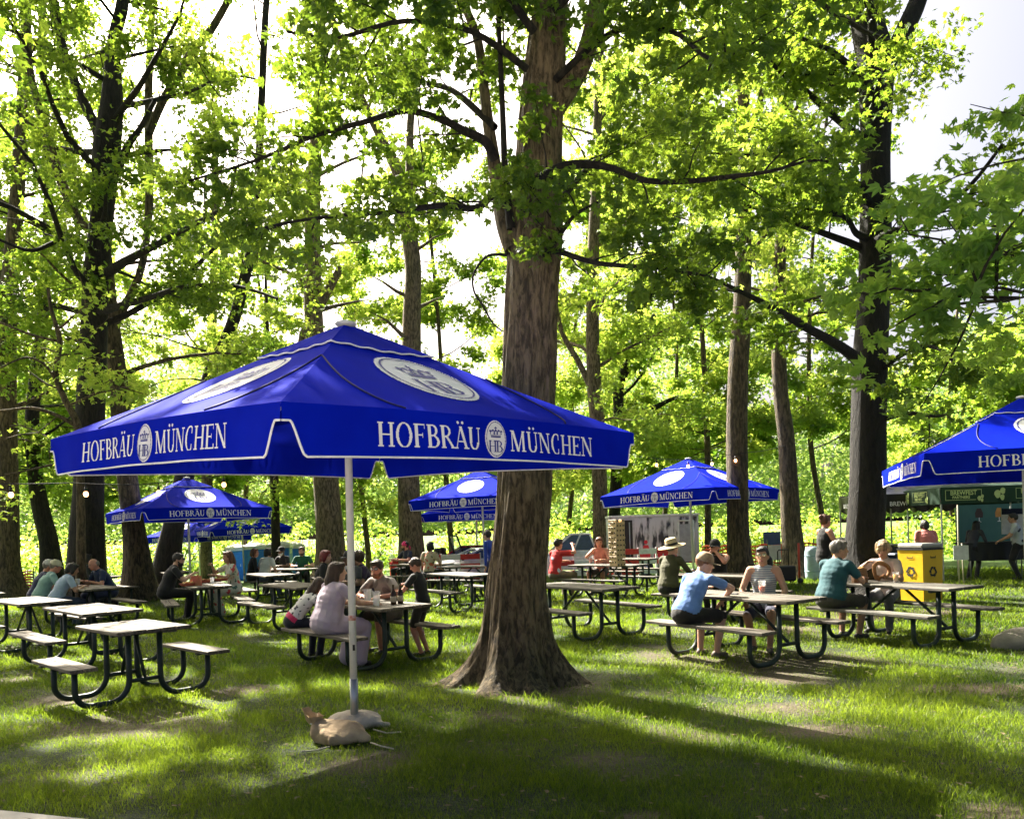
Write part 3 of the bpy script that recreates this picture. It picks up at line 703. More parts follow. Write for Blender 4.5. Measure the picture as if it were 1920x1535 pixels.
def in_sunbeam(p):
    gx = p[0]-TO_SUN[0]/TO_SUN[2]*p[2]; gy = p[1]-TO_SUN[1]/TO_SUN[2]*p[2]
    if (((gx-LA[:, 0])/(LA[:, 2]*.9))**2+((gy-LA[:, 1])/(LA[:, 3]*.9))**2 < 1).any(): return True
    d = p-SA[:, :3]; t = d@TO_SUN; return bool(((np.linalg.norm(d-t[:, None]*TO_SUN, axis=1) < SA[:, 3]*.9) & (t > .3)).any())
def sub_branches(limb, rg, V, F, off, clumps, spacing=.5, blen=1.3, r0=.02, f0=.25, cr=(.28, .55), twig=True, flatz=.25):
    seg = np.linalg.norm(np.diff(limb, axis=0), axis=1); L = seg.sum(); s = f0*L; cum = np.concatenate([[0], np.cumsum(seg)])
    while s < L:
        i = min(np.searchsorted(cum, s)-1, len(limb)-2); i = max(i, 0); f = (s-cum[i])/max(seg[i], 1e-6); p = limb[i]*(1-f)+limb[i+1]*f
        t = limb[i+1]-limb[i]; t /= np.linalg.norm(t)
        sd = np.cross(t, rg.normal(size=3)); sd /= np.linalg.norm(sd); sd[2] = sd[2]*flatz*2+flatz*.3
        d = t*.55+sd; bl = blen*rg.uniform(.5, 1.2)*(1-.35*s/L)
        b = wander(p, d, bl, 4, rg, -.03, .18)
        if twig and not in_sunbeam(b[3]+O3[0]): off = tube_np(V, F, off, b, np.linspace(r0, r0*.25, 5), 4)
        for q in (2, 3, 4): clumps.append((b[q]+rg.normal(size=3)*.1, rg.uniform(*cr)))
        s += spacing*rg.uniform(.6, 1.4)
    clumps.append((limb[-1], cr[1])); return off
def px_path(pts, Y, dY=0.0, my=None):
    """polyline seen at photo points, at distance Y drifting by dY along it; optional widths in photo pixels -> radii"""
    n = len(pts); P = []; R = []
    for i, q in enumerate(pts):
        y = Y+dY*i/max(n-1, 1)+(my[i] if my else 0); P.append(inv(q[0], q[1], Y=y))
        if len(q) > 2: R.append(q[2]/2*y/FOC)
    return np.array(P), np.array(R)
TREE_GROUP = 'shade trees of the park'
def tree(name, label, Y, trunk, limbs=(), auto=10, zr=(5, 17), reach=5.0, per=72, size=.16, leaf='leaf_mid', bark='bark', seed=1, kind=2, spacing=.7, cr=(.35, .7), cull=True, ext=24.0, group=TREE_GROUP, nseg=20, side=None, lift=.04, low=None):
    if low is None: low = 7 if Y > 24 else 0
    rg = np.random.default_rng(seed)
    if ext == 24.0: ext = min(24.0, CAM_H+1000/FOC*Y+1.5)
    P, R = px_path(trunk, Y)
    gzv = float(gz(P[0][0], Y)); P[0][2] = gzv-.08
    if P[-1][2] < ext:      # the part above the picture
        top = P[-1]+(P[-1]-P[-2])/max(P[-1][2]-P[-2][2], .5)*(ext-P[-1][2])*.7; top[:2] += rg.normal(size=2)*.4; top[2] = ext
        P = np.vstack([P, top]); R = np.append(R, .03)
    SP = smooth_path(P, 8); SR = np.maximum(smooth_path(np.stack([R, R, R], 1), 8)[:, 0], .02)
    # flare at the foot
    hgt = SP[:, 2]-gzv; SR = SR*(1+.55*np.exp(-np.maximum(hgt, 0)/.35))
    root = thing(name, label, 'tree', tuple(SP[0]*[1, 1, 0]+[0, 0, gzv]), 0, group); o3 = np.array([SP[0][0], SP[0][1], gzv])
    V, F = [], []; tube_np(V, F, 0, SP-o3, SR, nseg); O3[0] = o3; vv = np.concatenate(V)
    cen = np.repeat(SP-o3, nseg, 0); dv = vv-cen; ln = np.maximum(np.linalg.norm(dv, axis=1), 1e-6)
    fr = vnoise(vv*np.array([9, 9, .9]), seed, 3); fl = np.exp(-np.maximum(vv[:, 2], 0)/.5); an = np.arctan2(dv[:, 1], dv[:, 0])
    vv = cen+dv*(1+.05*fr+.22*fl*np.sin(an*5+seed))[:, None]
    np_mesh('trunk', vv, np.concatenate(F), M[bark], root, smooth=True)
    clumps = []; crs = cr if Y < 20 else (cr[0]*1.25, cr[1]*1.35)
    def emit(L, r0, r1, sp=spacing, f0=.25, bl=1.4):
        V, F = [], []; rad = np.linspace(r0, r1, len(L)) if np.isscalar(r0) else r0
        off = tube_np(V, F, 0, L-o3, rad, 8 if r0 is None or np.max(rad) > .05 else 6)
        cl = []; off = sub_branches(L-o3, rg, V, F, off, cl, sp, bl, .014 if Y < 15 else .02, f0, crs)
        for c, q in cl: clumps.append((c, q))
        np_mesh('limb', np.concatenate(V), np.concatenate(F), M[bark], root, smooth=True)
    for lb in limbs:
        pts, dY, y0, leafy = lb; LP, LR = px_path(pts, Y+y0, dY); LP = smooth_path(LP, 4)
        LR = smooth_path(np.stack([LR]*3, 1), 4)[:, 0]
        emit(LP, LR, None, f0=1.0-leafy if leafy > 0 else 1.01)
    for i in range(auto):
        z = zr[0]+(zr[1]-zr[0])*((i+rg.uniform(.0, .9))/auto); j = np.searchsorted(SP[:, 2], z)
        if j >= len(SP): break
        f = (z-SP[j-1][2])/max(SP[j][2]-SP[j-1][2], 1e-6); p = SP[j-1]*(1-f)+SP[j]*f
        az = i*2.4+rg.uniform(-.5, .5) if side is None else side[0]+rg.uniform(-side[1], side[1])
        ln = reach*rg.uniform(.7, 1.15)*(1.0-.35*((z-zr[0])/max(zr[1]-zr[0], 1)))
        L = wander(p, (math.cos(az), math.sin(az), .35), ln, 7, rg, lift-.05, .13)
        if sum(in_sunbeam(q) for q in L[1:]) > 2: L = L[:4]
        emit(L, max(.03, SR[j]*.30), .010)
    for i in range(low):     # drooping lower limbs
        z = rg.uniform(4.2, 7.5); j = min(np.searchsorted(SP[:, 2], z), len(SP)-1); az = i*2.4+rg.uniform(-.6, .6)
        L = wander(SP[j], (math.cos(az), math.sin(az), .15), 3.6*rg.uniform(.7, 1.3), 7, rg, -.09, .12); emit(L, .032, .008)
    if clumps:
        C = np.array([c for c, q in clumps])+o3; RR = np.array([q for c, q in clumps])
        cr_o = leaf_cloud('crown', C, RR, per, size, M[leaf], root, seed+100, cull, kind)
        # keep the crown in the tree's own frame
        me = cr_o.data; n = len(me.vertices); co = np.empty(n*3, np.float32); me.vertices.foreach_get('co', co); co = (co.reshape(-1, 3)-o3).astype(np.float32)
        me.vertices.foreach_set('co', co.ravel()); me.update()
    return root

# --- the big central trunk
def main_tree():
    Y = 8.75
    tr = [(972, 1281, 108), (971, 1200, 106), (970, 1100, 104), (978, 1000, 101), (984, 880, 98), (992, 700, 98), (996, 560, 97), (1003, 440, 97), (1010, 300, 84), (1018, 180, 78), (1026, 80, 70), (1034, 0, 62), (1045, -120, 60), (1050, -300, 44)]
    rg = np.random.default_rng(3)
    P, R = px_path(tr, Y); P[0][2] = -.12; SP = smooth_path(P, 30); SR = smooth_path(np.stack([R]*3, 1), 30)[:, 0]
    o3 = np.array([SP[0][0], Y, 0.0]); n = 220
    root = thing('shade_tree', 'massive central tree trunk with flaring roots, sunlit along its left edge', 'tree', tuple(o3), 0, TREE_GROUP)
    V, F = [], []; tube_np(V, F, 0, SP-o3, SR, n); vv = np.concatenate(V); cen = np.repeat(SP-o3, n, 0); dv = vv-cen
    an = np.arctan2(dv[:, 1], dv[:, 0]); h = np.maximum(vv[:, 2]+.05, 0)
    # shaggy vertical plates and root flare
    pl = np.stack([an*9, vv[:, 2]*1.2, an*0], 1)
    cr = np.stack([np.cos(an)*9, np.sin(an)*9, vv[:, 2]*1.6], 1)
    f1 = vnoise(cr, 4, 3); f2 = vnoise(cr*2.4, 6, 2); ridge = (np.abs(f1)**.5-.5)*.10+.03*f2
    e1 = np.exp(-h/.34); e2 = np.exp(-h/.10)
    lobes = .40+.22*np.cos(an*1-math.radians(190))+.25*np.cos(4*an+.7)+.24*np.cos(7*an+2.0)+.14*np.abs(np.cos(6.5*an+1+.8*np.sin(3*an)))
    k = 1+ridge+e1*(1.05*lobes+.75)+e2*(.5*np.maximum(lobes, 0))+e1*.26*vnoise(cr*1.6, 8, 4)
    vv = cen+dv*k[:, None]
    np_mesh('trunk', vv, np.concatenate(F), M['bark'], root, smooth=True)
    clumps = []; O3[0] = o3
    limbs = [
     # (points with widths, depth drift, start depth offset, leafy fraction)
     ([(962, 470, 34), (944, 420, 32), (931, 354, 28), (914, 233, 22), (900, 83, 17), (868, 0, 15), (840, -120, 10)], .5, -.12, .45),
     ([(958, 430, 18), (945, 334, 14), (936, 187, 11), (932, 42, 9), (930, -60, 7)], -.3, -.2, .3),
     ([(1030, 215, 44), (1062, 168, 40), (1092, 118, 36), (1115, 40, 32), (1125, -60, 26), (1135, -260, 16)], -.6, 0, .3),
     ([(925, 300, 20), (906, 267, 18), (866, 246, 16), (827, 225, 14), (760, 208, 12), (685, 228, 10), (585, 256, 8), (484, 299, 6), (363, 337, 4), (300, 350, 3)], -1.2, -.1, .93),
     ([(940, 372, 18), (923, 366, 16), (893, 390, 13), (831, 384, 11), (739, 396, 9), (650, 402, 7), (560, 413, 5), (480, 430, 4)], -1.5, -.2, .93),
     ([(990, 350, 22), (1060, 312, 18), (1135, 313, 13), (1210, 338, 11), (1291, 340, 10), (1360, 333, 9), (1440, 322, 7), (1519, 301, 5), (1580, 305, 3)], -1.4, -.4, .93),
     ([(1035, 470, 16), (1048, 471, 12), (1123, 496, 9), (1240, 504, 7), (1330, 520, 5)], -1.0, -.1, .9),
     ([(1020, 478, 12), (1048, 442, 10), (1077, 404, 7), (1120, 380, 4)], -.6, -.3, .8),
     ([(950, 478, 6), (914, 480, 5), (889, 513, 4), (890, 545, 4), (906, 571, 4), (925, 605, 3), (943, 621, 3)], -.3, -.25, 0),
     ([(1040, 150, 14), (1150, 60, 11), (1260, 60, 9), (1330, 110, 7), (1400, 90, 5)], -1.8, -.2, .9),
     ([(985, 130, 14), (880, 60, 11), (760, 40, 9), (640, 70, 7), (540, 60, 5)], -1.6, -.3, .9),
     ([(1000, 60, 16), (900, -60, 12), (780, -110, 8), (640, -140, 6)], -1.5, -.5, .9),
     ([(1040, 20, 16), (1150, -80, 12), (1300, -120, 8), (1430, -100, 6)], -1.5, -.5, .9),
     ([(925, 240, 14), (850, 170, 11), (770, 150, 8), (700, 120, 6)], 1.5, 0, .8),
     ([(1030, 400, 14), (1120, 300, 10), (1230, 240, 7), (1330, 215, 5)], 2.4, .1, .85),
    ]
    for pts, dY, y0, leafy in limbs:
        LP, LR = px_path(pts, Y+y0, dY); LP = smooth_path(LP, 5); LP += vnoise(LP*2.2, 5, 2)[:, None]*np.array([.02, .05, .03]); LR = smooth_path(np.stack([LR]*3, 1), 5)[:, 0]
        V, F = [], []; off = tube_np(V, F, 0, LP-o3, LR, 10); cl = []
        if leafy: off = sub_branches(LP-o3, rg, V, F, off, cl, .22, .90, .011, 1-leafy, (.16, .34))
        clumps += cl
        np_mesh('limb', np.concatenate(V), np.concatenate(F), M['bark'] if pts[0][2] > 25 else M['bark_dark'], root, smooth=True)
    # higher crown, above the picture, that shades the lawn
    for i in range(30):
        z = 8.4+i*.2; az = i*2.4; p = np.array([SP[-1][0]-.2, Y, z]); L = wander(p, (math.cos(az)-.15, math.sin(az)+.15, .25), 6.4*rg.uniform(.6, 1.1), 8, rg, 0, .12)
        V, F = [], []; off = tube_np(V, F, 0, L-o3, np.linspace(.08, .012, len(L)), 6); cl = []; sub_branches(L-o3, rg, V, F, off, cl, .38, 1.3, .014, .2, (.3, .5)); clumps += cl
        np_mesh('limb', np.concatenate(V), np.concatenate(F), M['bark_dark'], root, smooth=True)
    C = np.array([c for c, q in clumps])+o3; RR = np.array([q for c, q in clumps])
    c = leaf_cloud('crown', C-0, RR*1.15, 36, .088, M['leaf_near'], root, 9, True, 3)
    me = c.data; nn = len(me.vertices); co = np.empty(nn*3, np.float32); me.vertices.foreach_get('co', co); co = (co.reshape(-1, 3)-o3).astype(np.float32); me.vertices.foreach_set('co', co.ravel()); me.update()
main_tree()

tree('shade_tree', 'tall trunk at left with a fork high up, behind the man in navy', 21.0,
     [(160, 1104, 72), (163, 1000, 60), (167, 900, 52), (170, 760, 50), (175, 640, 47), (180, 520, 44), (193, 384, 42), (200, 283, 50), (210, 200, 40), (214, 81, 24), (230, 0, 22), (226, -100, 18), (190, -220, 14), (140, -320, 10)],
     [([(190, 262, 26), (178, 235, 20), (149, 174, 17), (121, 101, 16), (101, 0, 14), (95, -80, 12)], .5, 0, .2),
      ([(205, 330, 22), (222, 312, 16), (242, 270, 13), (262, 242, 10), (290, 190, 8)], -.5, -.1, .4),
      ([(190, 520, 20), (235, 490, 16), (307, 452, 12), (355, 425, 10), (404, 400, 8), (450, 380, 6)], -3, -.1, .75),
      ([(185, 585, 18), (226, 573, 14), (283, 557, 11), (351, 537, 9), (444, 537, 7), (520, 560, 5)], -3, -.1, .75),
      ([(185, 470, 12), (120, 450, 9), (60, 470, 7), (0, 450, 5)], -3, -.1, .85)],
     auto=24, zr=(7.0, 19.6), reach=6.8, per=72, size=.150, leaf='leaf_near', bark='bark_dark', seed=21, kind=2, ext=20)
tree('shade_tree', 'brown trunk leaning to the left, sunlit bark, behind the left umbrella', 22.5,
     [(264, 1104, 62), (258, 1050, 50), (247, 960, 38), (230, 820, 36), (220, 700, 32), (208, 600, 28), (190, 450, 24), (150, 416, 18), (121, 355, 17), (97, 283, 15), (60, 150, 13), (40, 0, 10)],
     [([(205, 620, 18), (260, 520, 14), (279, 400, 15), (279, 283, 16), (279, 161, 15), (285, 20, 12)], 1, .2, .3), ([(279, 250, 15), (305, 190, 15), (331, 149, 16), (363, 93, 15), (396, 56, 14), (440, -20, 12)], .5, .6, .25)],
     auto=14, zr=(6, 19), reach=5.0, per=72, size=.155, leaf='leaf_mid', bark='bark_warm', seed=22)
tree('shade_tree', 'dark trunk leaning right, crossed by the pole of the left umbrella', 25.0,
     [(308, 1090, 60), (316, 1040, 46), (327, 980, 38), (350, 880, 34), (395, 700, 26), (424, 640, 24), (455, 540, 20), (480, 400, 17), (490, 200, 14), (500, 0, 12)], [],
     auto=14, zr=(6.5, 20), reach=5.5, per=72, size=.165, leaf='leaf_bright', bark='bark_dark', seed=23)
tree('shade_tree', 'thick grey trunk behind the red-haired woman, leaves hanging in front of it', 28.0,
     [(622, 1085, 72), (620, 1030, 56), (616, 960, 50), (608, 860, 46), (598, 760, 40), (590, 640, 36), (586, 520, 32), (588, 350, 26), (600, 150, 20), (606, 0, 16)],
     [([(596, 700, 30), (570, 640, 24), (594, 583, 20), (640, 500, 14)], .5, 0, .4)],
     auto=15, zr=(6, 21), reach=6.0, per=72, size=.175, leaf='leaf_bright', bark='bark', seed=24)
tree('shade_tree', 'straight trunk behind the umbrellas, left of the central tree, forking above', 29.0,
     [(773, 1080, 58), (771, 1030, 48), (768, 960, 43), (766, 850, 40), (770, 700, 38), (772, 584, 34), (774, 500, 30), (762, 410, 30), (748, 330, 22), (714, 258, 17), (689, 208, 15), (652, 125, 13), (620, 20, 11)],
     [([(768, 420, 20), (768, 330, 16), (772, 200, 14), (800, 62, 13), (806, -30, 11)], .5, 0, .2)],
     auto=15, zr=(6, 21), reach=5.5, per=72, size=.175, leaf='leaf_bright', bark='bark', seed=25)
tree('shade_tree', 'slim trunk just right of the central tree, behind the woman in pink', 31.0,
     [(1128, 1080, 36), (1126, 1000, 29), (1125, 925, 28), (1120, 800, 27), (1114, 724, 27), (1111, 615, 25), (1112, 480, 22), (1118, 300, 18), (1122, 150, 16), (1125, 0, 13)],
     [([(1116, 760, 14), (1106, 724, 12), (1084, 677, 11), (1055, 626, 9), (1040, 560, 7)], .3, 0, .3)],
     auto=15, zr=(7, 22), reach=5.5, per=72, size=.175, leaf='leaf_bright', bark='bark', seed=26)
tree('shade_tree', 'dark crooked trunk with a side limb, between the slim trunk and the right umbrella', 38.0,
     [(1148, 1062, 26), (1152, 960, 22), (1158, 850, 21), (1160, 786, 20), (1160, 724, 20), (1179, 677, 18), (1193, 626, 16), (1205, 520, 13), (1215, 380, 10), (1220, 200, 8)],
     [([(1162, 785, 14), (1180, 772, 13), (1219, 768, 11), (1255, 750, 8), (1290, 740, 5)], 1, 0, .4)],
     auto=15, zr=(7, 24), reach=6.5, per=72, size=.24, leaf='leaf_bright', bark='bark_dark', seed=27)
tree('shade_tree', 'brown trunk in front of the right umbrella, string bulbs tied to it', 20.5,
     [(1390, 1094, 60), (1387, 1060, 46), (1384, 1000, 41), (1383, 900, 40), (1382, 800, 39), (1384, 700, 37), (1390, 600, 34), (1394, 450, 28), (1397, 237, 22), (1385, 120, 18), (1373, 36, 16), (1365, -80, 14)],
     [([(1396, 260, 14), (1425, 190, 12), (1430, 100, 10), (1424, 0, 9)], .3, 0, .3)],
     auto=16, zr=(6.5, 18), reach=5.2, per=76, size=.150, leaf='leaf_bright', bark='bark_warm', seed=28)
tree('shade_tree', 'brown trunk with a wide foot behind the standing woman', 23.0,
     [(1496, 1088, 58), (1488, 1040, 42), (1483, 980, 36), (1479, 900, 33), (1474, 820, 31), (1464, 740, 28), (1460, 640, 26), (1462, 500, 22), (1470, 330, 18), (1476, 150, 15), (1480, 0, 12)], [],
     auto=15, zr=(6.8, 20), reach=5.2, per=76, size=.155, leaf='leaf_bright', bark='bark_warm', seed=29)
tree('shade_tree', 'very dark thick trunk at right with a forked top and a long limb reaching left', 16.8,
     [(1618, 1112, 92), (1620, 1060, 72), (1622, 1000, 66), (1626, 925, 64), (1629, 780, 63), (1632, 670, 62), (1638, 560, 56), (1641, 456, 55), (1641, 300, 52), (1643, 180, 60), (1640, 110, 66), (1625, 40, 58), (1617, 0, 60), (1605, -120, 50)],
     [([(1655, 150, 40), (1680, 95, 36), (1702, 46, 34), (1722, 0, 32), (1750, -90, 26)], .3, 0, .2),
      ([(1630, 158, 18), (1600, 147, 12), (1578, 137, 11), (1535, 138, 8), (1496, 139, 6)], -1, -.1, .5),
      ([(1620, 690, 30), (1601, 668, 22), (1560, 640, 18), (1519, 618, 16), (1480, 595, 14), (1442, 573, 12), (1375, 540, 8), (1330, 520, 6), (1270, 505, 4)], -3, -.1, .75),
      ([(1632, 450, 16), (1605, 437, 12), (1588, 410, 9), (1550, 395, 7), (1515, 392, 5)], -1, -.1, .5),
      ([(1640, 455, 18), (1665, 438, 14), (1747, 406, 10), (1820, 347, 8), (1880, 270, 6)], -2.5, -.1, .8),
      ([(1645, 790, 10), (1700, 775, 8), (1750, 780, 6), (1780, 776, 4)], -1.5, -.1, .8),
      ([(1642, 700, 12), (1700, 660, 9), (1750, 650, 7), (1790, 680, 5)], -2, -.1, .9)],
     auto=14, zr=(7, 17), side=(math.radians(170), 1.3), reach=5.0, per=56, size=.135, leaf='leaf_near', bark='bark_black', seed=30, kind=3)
tree('shade_tree', 'trunk cut off by the left edge of the picture, far back', 26.0,
     [(14, 1098, 60), (14, 1060, 44), (14, 960, 40), (12, 800, 36), (14, 600, 32), (30, 400, 26), (44, 160, 20), (50, 0, 16)], [],
     auto=16, zr=(5.5, 20), reach=6.5, per=76, size=.165, leaf='leaf_mid', bark='bark_warm', seed=31)
tree('shade_tree', 'dark trunk leaning left behind the men in pale caps', 29.0,
     [(98, 1078, 46), (92, 1020, 34), (78, 960, 30), (66, 890, 27), (60, 780, 24), (80, 600, 20), (90, 380, 16), (84, 200, 14), (80, 0, 12)], [],
     auto=14, zr=(5, 20), reach=6.0, per=72, size=.175, leaf='leaf_mid', bark='bark_dark', seed=32)
tree('shade_tree', 'thin black trunk in front of the porta potties', 30.0,
     [(518, 1070, 22), (517, 1000, 17), (514, 900, 16), (508, 760, 14), (500, 620, 10)], [],
     auto=12, zr=(4.5, 11.5), reach=4.0, per=72, size=.175, leaf='leaf_bright', bark='bark_dark', seed=33, ext=12)
tree('shade_tree', 'pale slim trunk far behind the left umbrella pole', 40.0,
     [(386, 1060, 26), (387, 1000, 21), (388, 900, 20), (390, 760, 18), (400, 560, 15), (404, 300, 12)], [],
     auto=13, zr=(6.5, 26), reach=6.5, per=72, size=.25, leaf='leaf_bright', bark='bark', seed=34)
# small crooked tree at the left, bright low crown
tree('small_tree', 'small crooked understorey tree at far left with a low yellow-green crown', 17.5,
     [(150, 1118, 20), (152, 1000, 16), (150, 880, 14), (146, 800, 14), (120, 745, 11), (104, 700, 10), (112, 640, 9), (96, 580, 7), (90, 540, 6)],
     [([(146, 800, 9), (110, 780, 7), (60, 765, 6), (0, 770, 4), (-60, 765, 3)], -.5, 0, .8), ([(112, 640, 6), (60, 628, 5), (0, 605, 4), (-50, 590, 3)], -.5, 0, .8), ([(116, 740, 6), (90, 690, 5), (50, 670, 4), (0, 690, 3)], -.8, 0, .8), ([(150, 880, 6), (110, 870, 5), (60, 880, 4), (10, 890, 3)], -1, 0, .85)],
     auto=6, zr=(4.6, 6.4), reach=2.2, per=24, size=.15, leaf='leaf_bright', bark='bark_warm', seed=35, ext=7, group=None, spacing=.5)
# more trees of the grove, further back
far = [(-30, 36, 3, 'pale far trunk beyond the left edge group'), (190, 34, 1, 'far tree showing between the tall left trunk and the brown leaning one'), (455, 44, 2, 'far tree above the left umbrellas'), (690, 42, 1, 'far tree seen right of the foreground umbrella pole'),
       (850, 40, 2, 'far tree whose low leaves hang above the red jeep'), (1060, 45, 1, 'far tree right behind the central trunk'), (1240, 46, 2, 'far tree above the white pickup'), (1330, 36, 1, 'far tree standing above the right umbrella'),
       (1545, 40, 2, 'far tree behind the standing woman'), (1790, 48, 1, 'far tree beyond the black tent'), (1950, 42, 2, 'far tree above the green tent')]
for i, (px, Y, v, lab) in enumerate(far):
    hz = HOR+(960-px)*.0314; by = hz+(CAM_H-float(gz(0, Y)))*FOC/Y; k = FOC/Y; rr = random.Random(i)
    tp = px+rr.uniform(-50, 50)
    tree('shade_tree', lab, Y, [(px, by, .44*k), (px+rr.uniform(-4, 4), by-1.2*k, .30*k), ((px+tp)/2+rr.uniform(-15, 15), by-6*k, .26*k), (tp, by-12*k, .20*k), (tp+rr.uniform(-30, 30), by-18*k, .14*k)], [],
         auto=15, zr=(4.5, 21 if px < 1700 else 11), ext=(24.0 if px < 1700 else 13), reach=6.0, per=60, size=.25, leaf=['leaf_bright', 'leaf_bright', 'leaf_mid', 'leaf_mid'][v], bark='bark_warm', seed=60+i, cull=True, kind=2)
# overhanging oak branch from a tree just outside the right edge
tree('oak_tree', 'dark bluish oak leaves hanging into the picture from the right edge', 7.0,
     [(2260, 1345, 110), (2255, 1100, 90), (2250, 800, 84), (2240, 400, 76), (2235, 0, 66), (2230, -400, 50)],
     [([(2245, 420, 24), (2150, 400, 18), (2040, 410, 13), (1950, 440, 10), (1880, 480, 7), (1810, 520, 5), (1750, 545, 3)], -1.0, -.1, .72),
      ([(2245, 330, 22), (2140, 280, 16), (2060, 270, 12), (1980, 300, 8), (1930, 340, 5)], -.6, -.1, .50),
      ([(2245, 600, 18), (2130, 560, 14), (2030, 540, 10), (1950, 550, 6), (1880, 565, 4), (1820, 560, 3)], -1.6, -.1, .66),
      ],
     auto=5, zr=(8.5, 12), reach=4.0, per=24, size=.098, leaf='leaf_blue', bark='bark_dark', seed=90, kind=3, ext=14, group=None, spacing=.22, cr=(.15, .32), side=(math.radians(160), 1.2))
# unseen trees added beside the viewpoint to block side skylight from the lawn
def outside_tree(x, y, lab, seed, R=6.5, n=150, z0=4.6, z1=14.0):
    rg = np.random.default_rng(seed); root = thing('shade_tree', lab, 'tree', (x, y, 0), 0, 'unseen trees added to block skylight')
    V, F = [], []; L = wander((0, 0, -.1), (rg.normal()*.05, rg.normal()*.05, 1), z1, 8, rg, 0, .03); tube_np(V, F, 0, L, np.linspace(.42, .08, 9), 16); np_mesh('trunk', np.concatenate(V), np.concatenate(F), M['bark_dark'], root, smooth=True)
    for i in range(12):
        p = L[3+i % 5]; az = i*2.4; q = wander(p, (math.cos(az), math.sin(az), .3), R*.9, 7, rg, -.02, .1); V, F = [], []; tube_np(V, F, 0, q, np.linspace(.12, .02, 8), 8); np_mesh('limb', np.concatenate(V), np.concatenate(F), M['bark_dark'], root, smooth=True)
    a = rg.uniform(0, 6.283, n*4); r = R*np.sqrt(rg.uniform(size=n*4)); z = rg.uniform(z0, z1, n*4); C = np.stack([r*np.cos(a)+x, r*np.sin(a)+y, z], 1)
    c = leaf_cloud('crown', C, rg.uniform(.7, 1.2, len(C)), 34, .30, M['leaf_near'], root, seed, True, 1); me = c.data; nn = len(me.vertices); co = np.empty(nn*3, np.float32); me.vertices.foreach_get('co', co); co = (co.reshape(-1, 3)-np.array([x, y, 0])).astype(np.float32); me.vertices.foreach_set('co', co.ravel()); me.update()
for i, (x, y, lab) in enumerate([(11.5, 4.0, 'unseen tree added right of the viewpoint to block skylight'), (-14.5, 6.0, 'unseen tree added far left of the viewpoint to block skylight')]):
    outside_tree(x, y, lab, 400+i)
# unseen trees added past the left edge so their crowns shade the lawn
for i, (x, y, lab) in enumerate([(-9.5, 8.0, 'tree outside the left edge whose crown shades the lawn'), (-14.0, 17.0, 'second unseen tree added outside the left edge to shade the lawn, further back')]):
    q = np.array([x, y, 0.])
    def ipx(z): 
        u = FOC*x/y; v = FOC*(z-CAM_H)/y; c, s = math.cos(ROLL), math.sin(ROLL); return 960+u*c-v*s, HOR-(u*s+v*c)
    k = FOC/y; tr = [(*ipx(z), w*k) for z, w in ((0, .7), (2, .5), (6, .42), (10, .34), (14, .2), (17, .1))]
    tree('shade_tree', lab, y, tr, [], auto=18, zr=(5.5+2*i, 14+2*i), reach=6, per=24, size=.16, leaf='leaf_near', bark='bark_dark', seed=120+i, ext=16+2*i, kind=2, group=None)

# ---------------------------------------------------------------- far woodland behind everything
def woodland():
    rg = np.random.default_rng(77); C = []; R = []
    for i in range(6000):
        x = rg.uniform(-75, 75); y = rg.uniform(62, 96); top = 19+5*math.sin(x*.13)+3*math.sin(x*.31+1)+rg.uniform(-3, 3)
        z = -0.6+abs(rg.uniform(0, 1))**1.35*top
        C.append((x, y+z*.4, z)); R.append(rg.uniform(1.0, 2.4))
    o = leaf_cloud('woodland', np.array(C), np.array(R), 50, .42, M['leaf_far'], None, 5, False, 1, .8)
    tag(o, 'sunlit far woodland and bushes behind the park', 'woodland', kind='stuff')
    bushes = [(30, 40, 2.6, 3.4), (330, 43, 3.2, 3.6), (470, 52, 3.0, 3.5), (560, 47, 2.6, 3.2), (690, 50, 3.0, 3.3), (880, 46, 2.6, 3.2), (1085, 42, 3.0, 3.0), (1240, 48, 3.4, 3.0), (1370, 46, 2.6, 3.2), (1520, 50, 3.2, 3.0), (1740, 44, 3.2, 2.8), (1880, 46, 3.2, 3.0), (150, 46, 3.0, 3.5)]
    names = ['at the left edge behind the caps', 'behind the left umbrella poles', 'beside the porta potties on their left', 'right of the porta potties', 'behind the foreground umbrella pole', 'behind the red jeep', 'behind the white pickup', 'behind the printed trailer', 'right of the trailer, behind the man in the black cap', 'behind the standing woman', 'seen under the black tent', 'behind the teal backdrop', 'behind the tall left trunk']
    for i, (px, Y, rad, hh) in enumerate(bushes):
        rg = np.random.default_rng(200+i); x = inv(px, 1000, Y=Y)[0]; g = float(gz(x, Y)); n = 70
        a = rg.uniform(0, 6.28, n); r = rad*np.sqrt(rg.uniform(size=n)); z = hh*(1-(r/rad)**2*.6)*rg.uniform(.15, 1, n)
        Cc = np.stack([r*np.cos(a), r*np.sin(a), z], 1)
        root = thing('bush', 'leafy green bush '+names[i], 'bush', (x, Y, g), 0, 'bushes along the far side')
        V, F = [], []; off = 0
        for k in range(7):
            L = wander((0, 0, -.05), (rg.normal()*.4, rg.normal()*.4, 1), hh*.8, 5, rg, 0, .15); off = tube_np(V, F, off, L, np.linspace(.05, .012, 6), 5)
        np_mesh('stem', np.concatenate(V), np.concatenate(F), M['bark_warm'], root, smooth=True)
        o = leaf_cloud('foliage', Cc+np.array([0, 0, 3.0]), rg.uniform(.45, .8, n), 34, .22, M['leaf_mid' if i % 3 == 1 else 'leaf_bright'], root, 300+i, False, 1, .8); o.location = (0, 0, -3.0)
woodland()
